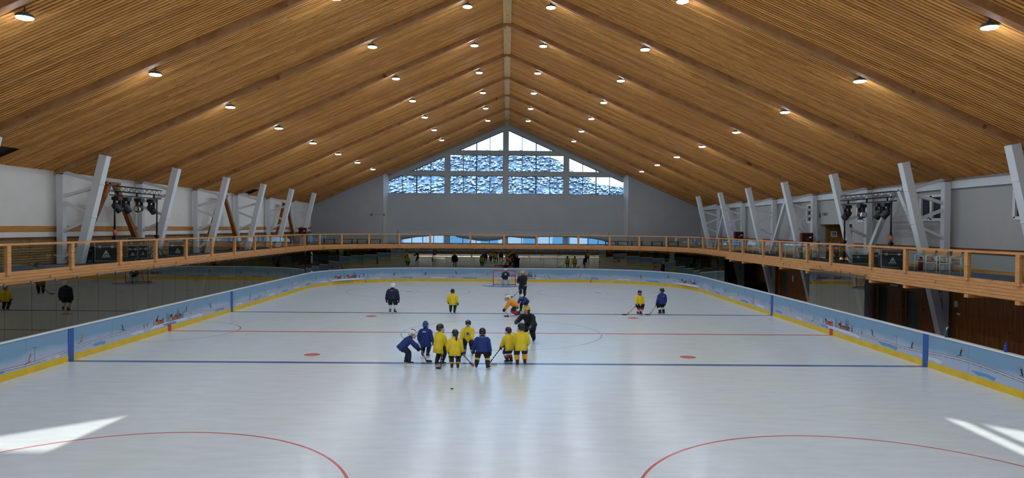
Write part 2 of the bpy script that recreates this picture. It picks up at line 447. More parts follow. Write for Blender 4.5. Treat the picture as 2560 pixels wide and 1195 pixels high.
def chalets(mb, s, k=1.0):
    rnd = random.Random(int(s*10))
    for g0, n in ((-1.15, 4), (0.15, 5)):
        a = g0
        for i in range(n):
            w = rnd.uniform(0.17, 0.25); h = rnd.uniform(0.17, 0.25) + (0.07 if i in (0, 3) else 0)
            decal(mb, s, [(a, .42), (a+w, .42), (a+w, .42+h*.66), (a, .42+h*.66)], 2, .003)
            decal(mb, s, [(a-.02, .42+h*.66), (a+w+.02, .42+h*.66), (a+w*.72, .42+h), (a+w*.28, .42+h)], 2 if i % 2 else 9, .0035)
            decal(mb, s, [(a+w*.3, .46), (a+w*.6, .46), (a+w*.6, .46+h*.3), (a+w*.3, .46+h*.3)], 4 if i == 0 else 8, .004)
            a += w*0.95
    for a, h in ((-1.3, .26), (-0.12, .42), (0.02, .34), (0.82, .46), (0.93, .52), (1.04, .44), (1.34, .24), (1.42, .30)):
        decal(mb, s, [(a-.035, .43), (a+.035, .43), (a+.012, .43+h), (a-.012, .43+h)], 5, .0045)
    for a, h in ((-2.1, .14), (-1.85, .16), (1.95, .10), (2.2, .14), (2.3, .12)):
        decal(mb, s, [(a-.02, .46), (a+.02, .46), (a+.015, .46+h), (a-.015, .46+h)], 9 if h > .13 else 8, .003)
    decal(mb, s, [(-1.7, .30), (1.8, .28), (2.0, .36), (1.2, .42), (-1.2, .42)], 6, .0012)
def skier(mb, s, z=0.62, d=1):
    decal(mb, s, [(-.05*d, z), (.02*d, z), (.09*d, z+.17), (.02*d, z+.19)], 9 if int(s*3) % 2 else 8, .003)
    decal(mb, s, [(.04*d, z+.18), (.11*d, z+.18), (.11*d, z+.25), (.04*d, z+.25)], 8, .0035)
    decal(mb, s, [(-.20*d, z-.05), (.10*d, z+.01), (.10*d, z-.01), (-.20*d, z-.07)], 9, .0032)
    decal(mb, s, [(.05*d, z+.13), (.22*d, z+.22), (.22*d, z+.20), (.05*d, z+.11)], 8, .0033)
def rings(mb, s, z=0.42, r=0.085):
    for i, (a, dz, mm) in enumerate(((-.21, .05, 7), (0, .05, 9), (.21, .05, 3), (-.105, -.04, 8), (.105, -.04, 5))):
        n = 20
        for k in range(n):
            t0, t1 = 2*PI*k/n, 2*PI*(k+1)/n
            decal(mb, s, [(a+math.cos(t0)*r, z+dz+math.sin(t0)*r), (a+math.cos(t1)*r, z+dz+math.sin(t1)*r),
                          (a+math.cos(t1)*(r-.018), z+dz+math.sin(t1)*(r-.018)), (a+math.cos(t0)*(r-.018), z+dz+math.sin(t0)*(r-.018))], mm, .003+.0003*i)
def peaks(mb, s, w=1.6, z=0.30, mm=7):
    decal(mb, s, [(-w/2, z+.1), (-w*.2, z), (w*.1, z+.03), (w*.4, z-.02), (w/2, z+.09), (w*.2, z+.13), (-w*.2, z+.12)], mm, .002)
def lift_pole(mb, s, z=0.5):
    decal(mb, s, [(-.012, .30), (.012, .30), (.012, z+.30), (-.012, z+.30)], 1, .003)
    decal(mb, s, [(-.1, z+.28), (.1, z+.28), (.1, z+.30), (-.1, z+.30)], 1, .0032)
for s in (21.4, 48.6, 64.2, 80.5, L1+2*LA+L3+21.6+0.4): marks.append((s, chalets))
for i in range(46):
    s = 1.3+i*2.73
    marks.append((s, (lambda mb, q, d=(1 if i % 3 else -1): skier(mb, q, track_z(q)+.12+.05*math.sin(q*3), d))))
    marks.append((s+1.1, (lambda mb, q, k=i: peaks(mb, q, 1.2+.3*math.sin(k), .26, 7 if k % 2 else 6))))
for s in (7.1, 33.0, 58.3, 70.8, 94.0, 118.0): marks.append((s, rings))
for s in (12.5, 29.0, 39.5, 54.0, 89.0, 101.0, 109.5, 121.0): marks.append((s, lift_pole))
for i in range(NP):
    a, b = i*DS, (i+1)*DS
    mb = MB(); strip(mb, a+.006, b-.006, 0.0, 0.10, 0.0, 1.15, 0)
    strip(mb, a-.006, a+.006, 0.002, 0.09, 0.0, 1.15, 1)
    n = 14                                              # the striped track line
    for k in range(n):
        s0, s1 = a+DS*k/n, a+DS*(k+1)/n
        if any(abs((s0+s1)/2-c) < 1.4 for c, f in marks if f is chalets): continue
        for dz, w, mm in ((.030, .016, 3), (.0, .022, 4), (-.030, .014, 5 if k % 2 else 7)):
            z0, z1 = track_z(s0)+dz, track_z(s1)+dz
            decal(mb, 0, [(s0, z0-w/2), (s1, z1-w/2), (s1, z1+w/2), (s0, z0+w/2)], mm, .0025)
    for c, f in marks:
        if a <= c < b: f(mb, c)
    o = mb.build('board_panel', MUR, boards, recalc=False)
    mb = MB(); strip(mb, a+.004, b-.004, -0.012, 0.002, 0.0, 0.22)
    mb.build('kick_plate', M['yellow_kick'], boards)
mb = MB(); strip(mb, 0, STOT, -0.02, 0.14, 1.15, 1.20)
mb.build('cap_rail', M['cap'], boards)['label'] = 'white cap rail'
for s in (21.5-7.14, 21.5+7.14, L1+2*LA+L3+21.5-7.14, L1+2*LA+L3+21.5+7.14):
    mb = MB(); strip(mb, s-.15, s+.15, -0.018, 0.0, 0.0, 1.15)
    mb.build('line_mark', M['blue_mark'], boards)['label'] = 'blue line mark'
for s in (21.5, L1+2*LA+L3+21.5):
    mb = MB(); strip(mb, s-.15, s+.15, -0.018, 0.0, 0.0, 0.30)
    mb.build('line_mark', M['red_mark'], boards)['label'] = 'red line mark'
for s, oo in ((50.6, 1), (70.5, 1)):
    mb = MB(); strip(mb, s-.04, s+.04, -0.016, 0.0, 0.0, 0.24)
    mb.build('line_mark', M['red_mark'], boards)['label'] = 'narrow red goal line mark'

# ------------------------------------------------------------------ glass screens on the boards
def screen(name, label, a, b, z1=2.90, w=1.21, group=None, gm='glass'):
    t = thing(name, label, 'glass screen', path((a+b)/2, 0.07, 1.2), 0, group)
    n = max(1, round((b-a)/w)); w = (b-a)/n
    for i in range(n):
        s0, s1 = a+i*w+.006, a+(i+1)*w-.006
        p, q = path(s0, .075, 0), path(s1, .075, 0)
        mb = MB(); mb.bar(p+V(0, 0, (1.2+z1)/2), q+V(0, 0, (1.2+z1)/2), 0.014, z1-1.2)
        g = mb.build('glass_pane', M[gm], t)
        o = outward(s1); c = path(s1+.006, .075, 0); al = along(s1)
        mb = MB(); mb.bar(c-al*.04+V(0, 0, z1), c+al*.04+V(0, 0, z1), .05, .09)
        mb.build('clamp', M['grey_metal'], g)
    return t
SR0 = L1+2*LA+L3                               # start of the right side
screen('glass_screen', 'long glass screen above the left boards mirroring the ice', 0.3, L1-.1)
screen('glass_screen', 'glass screen above the far boards behind the goal with both rounded corners', L1+.1, SR0+5.6)
screen('glass_screen', 'short glass screen standing alone above the right boards beside the red centre line', SR0+21.5-2.55, SR0+21.5+2.75, gm='glass_clear')

# ------------------------------------------------------------------ hall shell
RZ = 14.50; SLOPE = 0.44                        # underside of the beams at the ridge, roof pitch
WX = 17.85                                      # side walls
YW, YWIN, YNEAR = YZ(64.0), YZ(67.0), YZ(-3.8)
def roofz(x, up=0.0): return RZ + up - SLOPE*abs(x-BX)
def wallbox(name, m, *boxes):
    mb = MB()
    for b in boxes: mb.box(*b)
    return struct(mb.build(name, m))
ZD = 3.22                                       # balcony floor
ez = roofz(BX+WX)+0.1
# left
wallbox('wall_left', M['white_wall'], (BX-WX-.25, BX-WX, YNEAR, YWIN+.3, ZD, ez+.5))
wallbox('wall_left_lower', M['panel_wood'], (BX-WX-.25, BX-WX, YNEAR, YW, -0.06, ZD-.22))
wallbox('trim_1', M['band_wood'], (BX-WX, BX-WX+.03, YNEAR, YW, 4.49, 4.70))
# right upper, with windows and a recess holding a door
RXw = BX+WX
WINS = [(22.85, 24.4), (28.45, 29.95), (33.95, 35.4), (40.0, 41.3)]
RC0, RC1, RCZ = 35.9, 39.6, 5.10
def right_boxes():
    bs = []; x0, x1 = RXw, RXw+.25; ys = -3.8
    cuts = [(a, b, 5.25, 6.25) for a, b in WINS] + [(RC0, RC1, ZD, RCZ)]
    cuts.sort()
    for a, b, z0, z1 in cuts:
        bs.append((x0, x1, YZ(ys), YZ(a), ZD, ez+.5)); 
        if z0 > ZD: bs.append((x0, x1, YZ(a), YZ(b), ZD, z0))
        bs.append((x0, x1, YZ(a), YZ(b), z1, ez+.5)); ys = b
    bs.append((x0, x1, YZ(ys), YWIN+.3, ZD, ez+.5)); return bs
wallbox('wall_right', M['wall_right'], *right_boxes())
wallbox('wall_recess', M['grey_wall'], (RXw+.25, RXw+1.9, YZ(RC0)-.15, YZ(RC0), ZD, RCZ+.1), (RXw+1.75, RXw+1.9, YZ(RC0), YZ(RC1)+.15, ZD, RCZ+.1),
        (RXw+.25, RXw+.32, YZ(RC1), YZ(RC1)+.15, ZD, RCZ+.1), (RXw+1.42, RXw+1.75, YZ(RC1), YZ(RC1)+.15, ZD, RCZ+.1), (RXw+.25, RXw+1.9, YZ(RC0)-.15, YZ(RC1)+.15, RCZ+.1, RCZ+.25))
for (ya, yb) in ((-3.8, RC0), (RC1, 64.0)):
    wallbox('trim_2', M['brown_band'], (RXw-.05, RXw, YZ(ya), YZ(yb), 3.94, 4.13))
    wallbox('baseboard_right', M['band_wood'], (RXw-.03, RXw, YZ(ya), YZ(yb), ZD, ZD+.13))
for k, (a, b) in enumerate(WINS):
    w = struct(thing('window_%d' % (k+11), None, None, (RXw+.1, YZ((a+b)/2), 5.25))); w['kind'] = 'structure'
    mb = MB(); y0, y1, z0, z1 = YZ(a), YZ(b), 5.25, 6.25
    for bx in ((y0-.06, y0+.07, z0, z1), (y1-.07, y1+.06, z0, z1), (y0, y1, z0-.06, z0+.06), (y0, y1, z1-.06, z1+.04), ((y0+y1)/2-.07, (y0+y1)/2+.07, z0, z1)):
        mb.box(RXw-.03, RXw+.12, *bx)
    mb.build('window_frame', M['white_steel'], w)
    mb = MB(); mb.box(RXw+.05, RXw+.08, y0+.05, y1-.05, z0+.05, z1-.05); mb.build('pane', M['dark_pane'], w)
# door in the recess (faces the camera)
d = struct(thing('door_1', None, None, (RXw+.87, YZ(RC1)-.02, ZD)))
mb = MB(); yy = YZ(RC1)
for k in range(5): mb.box(RXw+.40+k*.19, RXw+.40+k*.19+.183, yy-.02, yy+.05, ZD+.01, RCZ-.03)
mb.build('door_leaf', M['door_wood'], d)
mb = MB(); mb.box(RXw+.32, RXw+.40, yy-.04, yy+.1, ZD, RCZ); mb.box(RXw+1.35, RXw+1.42, yy-.04, yy+.1, ZD, RCZ); mb.box(RXw+.25, RXw+1.5, yy-.04, yy+.1, RCZ-.03, RCZ+.08)
mb.build('door_frame', M['door_wood'], d)
mb = MB(); mb.tube([(RXw+.47, yy-.02, ZD+1.02), (RXw+.47, yy-.07, ZD+1.02), (RXw+.58, yy-.07, ZD+1.02)], .011); mb.build('door_handle', M['black_metal'], d)
mb = MB(); mb.box(0, .34, 0, .012, 0, .32, 0); mb.box(.05, .29, -.004, 0, .17, .24, 1); mb.box(.05, .29, -.004, 0, .08, .13, 1); mb.box(.05, .20, -.004, 0, .04, .055, 2)
o = mb.build('door_notice', [M['paper'], M['sign_blue'], M['sign_dark']]); o.location = (RXw+.63, yy-.034, 4.40); tag(o, 'white notice with two blue bars fixed to the wooden upstairs door', 'notice')
# right lower: stained boards, three grey green doors, an opening to a lobby
DOORS = [(30.05, 31.25), (32.45, 33.65), (44.1, 45.3)]
LO0, LO1 = 47.2, 56.0
def lower_boxes():
    bs = []; ys = -3.8; x0, x1 = RXw, RXw+.25
    for a, b, z1 in [(a, b, 2.12) for a, b in DOORS] + [(LO0, LO1, 2.75)]:
        bs.append((x0, x1, YZ(ys), YZ(a), -.06, ZD-.22)); bs.append((x0, x1, YZ(a), YZ(b), z1, ZD-.22)); ys = b
    bs.append((x0, x1, YZ(ys), YW, -.06, ZD-.22)); return bs
wallbox('wall_right_lower', M['panel_wood'], *lower_boxes())
for k, (a, b) in enumerate(DOORS):
    d = struct(thing('door_%d' % (k+2), None, None, (RXw+.2, YZ((a+b)/2), 0)))
    mb = MB(); mb.box(RXw+.19, RXw+.23, YZ(a)+.02, YZ(b)-.02, -.05, 2.10); mb.build('door_leaf', M['door_green'], d)
    mb = MB(); y = YZ(b)-.12; mb.tube([(RXw+.19, y, 1.03), (RXw+.13, y, 1.03), (RXw+.13, y-.12, 1.03)], .012); mb.build('door_handle', M['black_metal'], d)
lob = MB(); lob.box(RXw+.25, RXw+6, YZ(66), YZ(66.2), -.06, 3.0); lob.box(RXw+5.8, RXw+6, YZ(46), YZ(66), -.06, 3.0); lob.box(RXw+.25, RXw+6, YZ(46.8), YZ(47), -.06, 3.0)
struct(lob.build('wall_lobby', M['panel_wood']))
wallbox('ceiling_lobby', M['dark_wall'], (RXw+.25, RXw+6, YZ(46.8), YZ(66.2), 3.0, 3.15))
m = mat('brown checker matting', rgb(60, 36, 20), 0.7); M['checker'] = m
tc = nd(m, 'ShaderNodeTexCoord'); ck = nd(m, 'ShaderNodeTexChecker'); ck.inputs['Scale'].default_value = 1.0
ck.inputs['Color1'].default_value = rgb(150, 96, 56); ck.inputs['Color2'].default_value = rgb(34, 22, 14)
lk(m, tc.outputs['Object'], ck.inputs['Vector']); lk(m, ck.outputs['Color'], bsdf(m).inputs['Base Color'])
fl = MB(); fl.box(RXw-.0, RXw+5.8, YZ(47), YZ(66), -.06, -.03); struct(fl.build('floor.002', M['checker']))
mb = MB(); mb.box(RXw+.30, RXw+.62, YZ(57.0), YZ(57.4), -.05, 3.0); struct(mb.build('trim_3', M['door_wood']))
# far wings and gable
def wing(x0, x1, name):
    zz = [roofz(x0, .30), roofz(x1, .30)]
    mb = MB(); mb.prism([(x0, ZD), (x1, ZD), (x1, zz[1]), (x0, zz[0])], lambda a, b, t: V(a, YW+t, b), 0.25)
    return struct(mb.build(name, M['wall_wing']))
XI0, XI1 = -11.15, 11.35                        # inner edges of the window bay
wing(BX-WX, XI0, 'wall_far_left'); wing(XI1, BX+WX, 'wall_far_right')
def reveal(xa, xb, name):
    mb = MB(); mb.prism([(YW+.25, ZD), (YWIN, ZD), (YWIN, roofz(xa, .3)), (YW+.25, roofz(xa, .3))], lambda a, b, t: V(xa+t, a, b), xb-xa)
    return struct(mb.build(name, M['white_wall']))
reveal(XI0-.25, XI0, 'wall_bay_left'); reveal(XI1, XI1+.25, 'wall_bay_right')
# lower far wall under the balcony
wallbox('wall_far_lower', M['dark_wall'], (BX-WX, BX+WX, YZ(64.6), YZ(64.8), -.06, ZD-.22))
# window gable
ZS, Z1, Z2, Z3, Z4 = 8.00, 9.71, 10.15, 11.72, 12.13
PIERS = [(-5.78, -5.28), (-0.20, 0.30), (5.63, 6.13)]
g = MB(); WF = YWIN; WB = YWIN+.30
def gp(poly, y0=WF, y1=WB, m=0):
    if len(poly) > 2: g.prism(poly, lambda a, b, t: V(a, y0+t, b), y1-y0, m)
g.box(XI0-.3, XI1+.3, WF, WB, 4.30, ZS)          # blank wall below the windows
rt = 0.35
def roofclip(poly, up): 
    poly = clip(poly, SLOPE, 1, RZ+up+SLOPE*BX); return clip(poly, -SLOPE, 1, RZ+up-SLOPE*BX)
for a, b in PIERS:
    gp(roofclip([(a, ZS), (b, ZS), (b, 16), (a, 16)], rt), WF-.04)
    g.box(a, b, WF-.05, WB-.02, ZD, ZS)
for z0, z1 in ((Z1, Z2), (Z3, Z4)): gp(roofclip([(XI0-.3, z0), (XI1+.3, z0), (XI1+.3, z1), (XI0-.3, z1)], rt), WF-.02)
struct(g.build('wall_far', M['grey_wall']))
# sloping edge trim under the roof
for sg in (-1, 1):
    mb = MB(); xe = XI0 if sg < 0 else XI1
    mb.prism([(BX, RZ-.34), (BX, RZ+.3), (xe, roofz(xe)+.3), (xe, roofz(xe)-.34)], lambda a, b, t: V(a, YWIN-.06+t, b), .3)
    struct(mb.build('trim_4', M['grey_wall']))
COLS = [(XI0, PIERS[0][0]), (PIERS[0][1], PIERS[1][0]), (PIERS[1][1], PIERS[2][0]), (PIERS[2][1], XI1)]
ROWS = [(ZS, Z1), (Z2, Z3), (Z4, 16.0)]
wn = 0
for ri, (z0, z1) in enumerate(ROWS):
    for ci, (x0, x1) in enumerate(COLS):
        poly = roofclip([(x0, z0), (x1, z0), (x1, z1), (x0, z1)], -.36)
        if len(poly) < 3 or (ri == 2 and ci in (0, 3)): continue
        wn += 1
        w = struct(thing('window_%d' % wn, None, None, ((x0+x1)/2, YWIN+.18, z0)))
        mb = MB(); n = 4
        for k in range(n):
            a, b = x0+(x1-x0)*k/n, x0+(x1-x0)*(k+1)/n
            pn = clip(clip(poly, 1, 0, b-.01), -1, 0, -a-.01)
            if len(pn) > 2:
                pm = MB(); pm.prism(pn, lambda p, q, t: V(p, YWIN+.17+t, q), .02); pm.build('pane', M['win_glass'], w)
        for k in range(n+1):
            x = x0+(x1-x0)*k/n; hw = .05 if k == 2 else .032
            bp = clip(clip(poly, 1, 0, min(x+hw, x1)), -1, 0, -max(x-hw, x0))
            if len(bp) > 2: mb.prism(bp, lambda p, q, t: V(p, YWIN+.13+t, q), .1)
        for e in range(len(poly)):
            p, q = poly[e], poly[(e+1) % len(poly)]
            if abs(p[0]-q[0]) > .2: mb.bar((p[0], YWIN+.18, p[1]), (q[0], YWIN+.18, q[1]), .10, .07, up=(0, 0, 1))
        mb.build('window_frame', M['frame_dark'], w)
# strip of low windows behind the far railing
w = struct(thing('window_20', None, None, (BX, YWIN+.18, ZD)))
mb = MB()
edges = [XI0+1.2]+[c for p in PIERS for c in p]+[XI1-1.4]
for (x0, x1) in ((edges[0], edges[1]), (edges[2], edges[3]), (edges[4], edges[5]), (edges[6], edges[7])):
    n = 4
    for k in range(n):
        a, b = x0+(x1-x0)*k/n, x0+(x1-x0)*(k+1)/n
        pm = MB(); pm.box(a+.02, b-.02, YWIN+.17, YWIN+.19, ZD+.02, 4.3); pm.build('pane', M['win_glass'], w)
        mb.box(a-.03, a+.03, YWIN+.13, YWIN+.23, ZD, 4.3)
    mb.box(x1-.03, x1+.03, YWIN+.13, YWIN+.23, ZD, 4.3); mb.box(x0, x1, YWIN+.13, YWIN+.23, ZD-.03, ZD+.04)
mb.build('window_frame', M['frame_dark'], w)
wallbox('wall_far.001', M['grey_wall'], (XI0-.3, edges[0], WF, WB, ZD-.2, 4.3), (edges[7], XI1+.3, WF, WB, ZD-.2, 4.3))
# white drape hanging over them, hem in swags
HEM = [(-10.2, 3.50), (-9.4, 3.62), (-8.4, 3.80), (-7.5, 3.86), (-6.9, 3.95), (-4.7, 3.95), (-4.6, 3.82), (-3.4, 3.62), (-2.6, 3.50), (-1.8, 3.46), (-.6, 3.58), (-.1, 3.70), (.3, 3.86), (.7, 3.86), (1.6, 3.78), (3.0, 3.73), (3.3, 3.9), (5.6, 3.92), (6.9, 3.86), (8.2, 3.80), (9.0, 3.68), (9.6, 3.52), (10.0, 3.40)]
mb = MB(); rings_ = []
xs = [HEM[0][0]+(HEM[-1][0]-HEM[0][0])*i/160 for i in range(161)]
for x in xs:
    for (xa, za), (xb, zb) in zip(HEM, HEM[1:]):
        if xa <= x <= xb+1e-6: zh = za+(zb-za)*(x-xa)/(xb-xa); break
    y = YWIN-.10+.03*math.sin(x*5.1)
    rings_.append([V(x, y, zh), V(x, y-.012, zh), V(x, YWIN-.085, 4.45), V(x, YWIN-.07, 4.45)])
mb.loft(rings_, 0, True, True)
o = mb.build('window_drape', M['curtain']); tag(o, 'white drape with a wavy hem hanging over the low windows behind the far railing', 'drape')
# near gable behind the camera: blank above, openings only in its two corner panes, plus unseen low windows opened wide to add sky fill
nb = MB(); yn0, yn1 = YNEAR-.3, YNEAR
def npoly(poly): 
    if len(poly) > 2: nb.prism(poly, lambda a, b, t: V(a, yn0+t, b), .3)
SIL = 8.50; HD = .02
def top(x): return roofz(x, .3)
def strip_wall(x0, x1, opening):
    pts = [x0]+([BX] if x0 < BX < x1 else [])+[x1]
    if not opening: npoly([(x0, 7.0), (x1, 7.0)]+[(x, top(x)) for x in reversed(pts)])
    else:
        npoly([(x0, 7.0), (x1, 7.0), (x1, SIL), (x0, SIL)])
        npoly([(x0, max(roofz(x0, HD), SIL)), (x1, max(roofz(x1, HD), SIL)), (x1, top(x1)), (x0, top(x0))])
for x0, x1, op in ((BX-WX, -13.2, 0), (-13.2, -10.33, 1), (-10.33, 10.35, 0), (10.35, 10.70, 1), (10.70, 10.98, 0), (10.98, 13.2, 1), (13.2, BX+WX, 0)): strip_wall(x0, x1, op)
nb.box(BX-WX, -12.5, yn0, yn1, -.06, 7.0); nb.box(12.8, BX+WX, yn0, yn1, -.06, 7.0)
nb.box(-12.5, 12.8, yn0, yn1, -.06, .5); nb.box(-12.5, 12.8, yn0, yn1, 2.7, 3.7); nb.box(-12.5, 12.8, yn0, yn1, 6.8, 7.0)
for k in range(1, 8): nb.box(-12.5+k*25.3/8-.12, -12.5+k*25.3/8+.12, yn0, yn1, .5, 6.9)
struct(nb.build('wall_near', M['white_wall']))

# ------------------------------------------------------------------ roof
YB0, YB1 = YNEAR-.3, YWIN+.3
def slope_pt(sx, r, up, y):
    """r = horizontal distance from the ridge line"""
    return V(BX+sx*r, y, RZ+up-SLOPE*r)
PITCH = 0.147
for sx, nm in ((-1, 'ceiling'), (1, 'ceiling.001')):
    mb = MB(); n = int((YB1-YB0)/PITCH)
    rnd = random.Random(3+sx)
    for k in range(n):
        y = YB0+.03+k*PITCH
        Zd = y+31.6
        rmax = WX+.05
        if sx < 0 and 22.4 < Zd < 24.3: rmax = 16.75
        if sx < 0 and 47.0 < Zd < 48.3: rmax = 17.0
        cuts = [0.16]; 
        c = rnd.uniform(1.5, 4.5)
        while c < rmax-.8: cuts.append(c); c += rnd.choice((3.6, 4.2, 4.8, 5.0))
        cuts.append(rmax)
        for a, b in zip(cuts, cuts[1:]):
            b -= .004
            p = [slope_pt(sx, r, u, y+d) for r in (a, b) for u in (.22, .25) for d in (0, .092)]
            mb.add(p, [(0, 1, 3, 2), (4, 6, 7, 5), (0, 4, 5, 1), (2, 3, 7, 6), (0, 2, 6, 4), (1, 5, 7, 3)], 0)
    a = [slope_pt(sx, r, u, y) for r in (0, WX+.6) for u in (.36, .52) for y in (YB0, YB1)]
    mb.add(a, [(0, 1, 3, 2), (4, 6, 7, 5), (0, 4, 5, 1), (2, 3, 7, 6), (0, 2, 6, 4), (1, 5, 7, 3)], 1)
    struct(mb.build(nm, [M['slat'], M['backing']]))
FR = [9.8+6*k for k in range(10)]               # frame distances from the camera
for i, Zf in enumerate(FR):
    for sx in (-1, 1):
        mb = MB(); y0, y1 = YZ(Zf)-.12, YZ(Zf)+.12
        r0, r1 = 0.0, WX-.12
        p = [slope_pt(sx, r, u, y) for r in (r0, r1) for u in (0.0, .34) for y in (y0, y1)]
        mb.add(p, [(0, 1, 3, 2), (4, 6, 7, 5), (0, 4, 5, 1), (2, 3, 7, 6), (0, 2, 6, 4), (1, 5, 7, 3)], 0)
        o = mb.build('roof_beam', M['beam'])
        tag(o, 'brown timber roof beam on the %s slope, %s one from the far gable' % ('left' if sx < 0 else 'right', ORD[len(FR)-1-i]), 'beam', 'timber roof beams')
mb = MB()
for a, b in zip([YB0+31.6]+FR, FR+[67.0]): mb.box(BX-.19, BX+.19, YZ(a)+.13, YZ(b)-.13, RZ+.08, RZ+.2)
struct(mb.build('trim_5', M['ridge']))
mb = MB(); mb.box(RXw-.14, RXw, YNEAR, YW, ez-.28, ez+.02); struct(mb.build('trim_6', M['white_steel']))

# ------------------------------------------------------------------ pendant lamps
def lamp_mesh():
    b = MB(); b.ell((0, 0, .03), (.19, .19, .055), 0, 20, 5, 0, PI/2); b.loft([[(.19*math.cos(a), .19*math.sin(a), z) for a in [2*PI*k/20 for k in range(20)]] for z in (.03, -.02)], 0)
    d = MB(); d.loft([[(r*math.cos(a), r*math.sin(a), z) for a in [2*PI*k/20 for k in range(20)]] for r, z in ((.178, -.0205), (.178, -.035), (.15, -.05))], 0, True, False)
    r = MB(); r.tube([(0, 0, .07), (0, 0, 1.0)], .013, 8); r.bar((-.07, 0, .06), (0, 0, .17), .012, .012); r.bar((.07, 0, .06), (0, 0, .17), .012, .012)
    return b, d, r
def make_lamp(rod):
    t = thing('pendant_lamp', None, 'lamp')
    b, d, _ = lamp_mesh()
    b.build('lamp_housing', M['lamp_body'], t, True); d.build('diffuser', M['lamp_on'], t, True)
    r = MB(); r.tube([(0, 0, .07), (0, 0, rod)], .013, 8); r.bar((-.08, 0, .06), (0, 0, min(.18, rod-.02)), .012, .012); r.bar((.08, 0, .06), (0, 0, min(.18, rod-.02)), .012, .012)
    r.build('rod', M['lamp_body'], t, True)
    return t
LROWS = [4.3+6*k for k in range(10)]
for ri, (r, zl, nmr) in enumerate(((1.68, 13.68, 'inner'), (5.5, 12.03, 'middle'), (11.2, 9.56, 'outer'))):
    proto = None
    for k, Zl in enumerate(LROWS):
        for sx in (-1, 1):
            if proto is None: proto = o = make_lamp(RZ+.22-SLOPE*r-zl)
            else: o = copy_tree(proto)
            o.location = (BX+.08+sx*r, YZ(Zl), zl)
            tag(o, 'lit round pendant lamp, %s %s row, %s from the far gable' % (('left' if sx < 0 else 'right'), nmr, ORD[len(LROWS)-1-k]), 'lamp', 'round pendant lamps under the roof')

# ------------------------------------------------------------------ truss columns carrying the roof beams
def column(sx, Zf, k):
    y = YZ(Zf); X = lambda a: BX+sx*a
    t = thing('truss_column', 'white steel truss column against the %s wall, %s from the far end' % ('left' if sx < 0 else 'right', ORD[k]), 'column', (X(17.5), y, -.06), 0, 'white truss columns')
    sxz = lambda z: 15.85 + (7.45-z)*0.243
    mb = MB(); mb.bar((X(sxz(-.06)), y, -.06), (X(15.85), y, roofz(BX+15.85)-.02), .33, .30, up=(sx, 0, 0)); mb.build('strut', M['white_steel'], t)
    mb = MB(); mb.box(*sorted((X(17.45), X(17.69))), y-.13, y+.13, -.06, roofz(BX+17.6)-.02); mb.build('post', M['white_steel'], t)
    for za, zb in ((6.85, 6.45), (5.88, 6.26), (5.64, 5.23), (4.50, 4.94), (4.36, 3.95), (2.55, 3.1), (2.35, 2.0), (1.70, 1.70)):
        mb = MB(); mb.bar((X(17.5), y, za if zb != 3.95 else 3.45), (X(sxz(zb)+.05), y, zb), .12, .12, up=(0, 0, 1)); mb.build('brace', M['white_steel'], t)
    mb = MB()
    for z in (6.35, 5.05): mb.bar((X(sxz(z)), y, z), (X(sxz(z)), y, z+.03), .35, .33, up=(sx, 0, 0))
    mb.build('joint_collar', M['white_steel'], t)
for i, Zf in enumerate(FR[2:9]):
    for sx in (-1, 1): column(sx, Zf, 6-i)
# V braces in the wall plane, timber on the left and white steel on the right
for i, (Za, Zb) in enumerate(((27.8, 33.8), (39.8, 45.8), (51.8, 57.8))):
    for sx in (-1, 1):
        zc_ = (Za+Zb)/2; x = BX+sx*17.28; mm = M['brace_wood'] if sx < 0 else M['white_steel']
        t = thing('wall_brace', ('brown timber' if sx < 0 else 'white steel')+' A shaped wall brace between truss columns, %s, %s from the camera' % ('left side' if sx < 0 else 'right side', ORD[i]), 'brace', (x, YZ(zc_), ZD), 0, 'A shaped wall braces')
        for sg in (-1, 1):
            mb = MB(); mb.bar((x, YZ(zc_+sg*2.65), ZD), (x, YZ(zc_+sg*.25), 6.55), .2, .2, up=(1, 0, 0)); mb.build('leg', mm, t)
        mb = MB(); mb.bar((x, YZ(zc_-.55), 6.58), (x, YZ(zc_+.55), 6.58), .2, .12); mb.build('head_piece', mm, t)

# ------------------------------------------------------------------ balcony
inner = [path(s, .30) for s in steps(0, STOT, .5)]
poly = [(BX-WX, YNEAR)]+[(-15.30, YNEAR)]+[(p.x, p.y) for p in inner]+[(15.30, YNEAR), (BX+WX, YNEAR), (BX+WX, YW), (XI1, YW), (XI1, YWIN), (XI0, YWIN), (XI0, YW), (BX-WX, YW)]
mb = MB(); mb.prism(poly, lambda a, b, t: V(a, b, ZD-.22+t), .22)
struct(mb.build('floor.003', M['deck']))
mb = MB(); mb.box(-15.3, 15.3, YNEAR, -32.2, ZD-.22, ZD); struct(mb.build('floor.004', M['deck']))
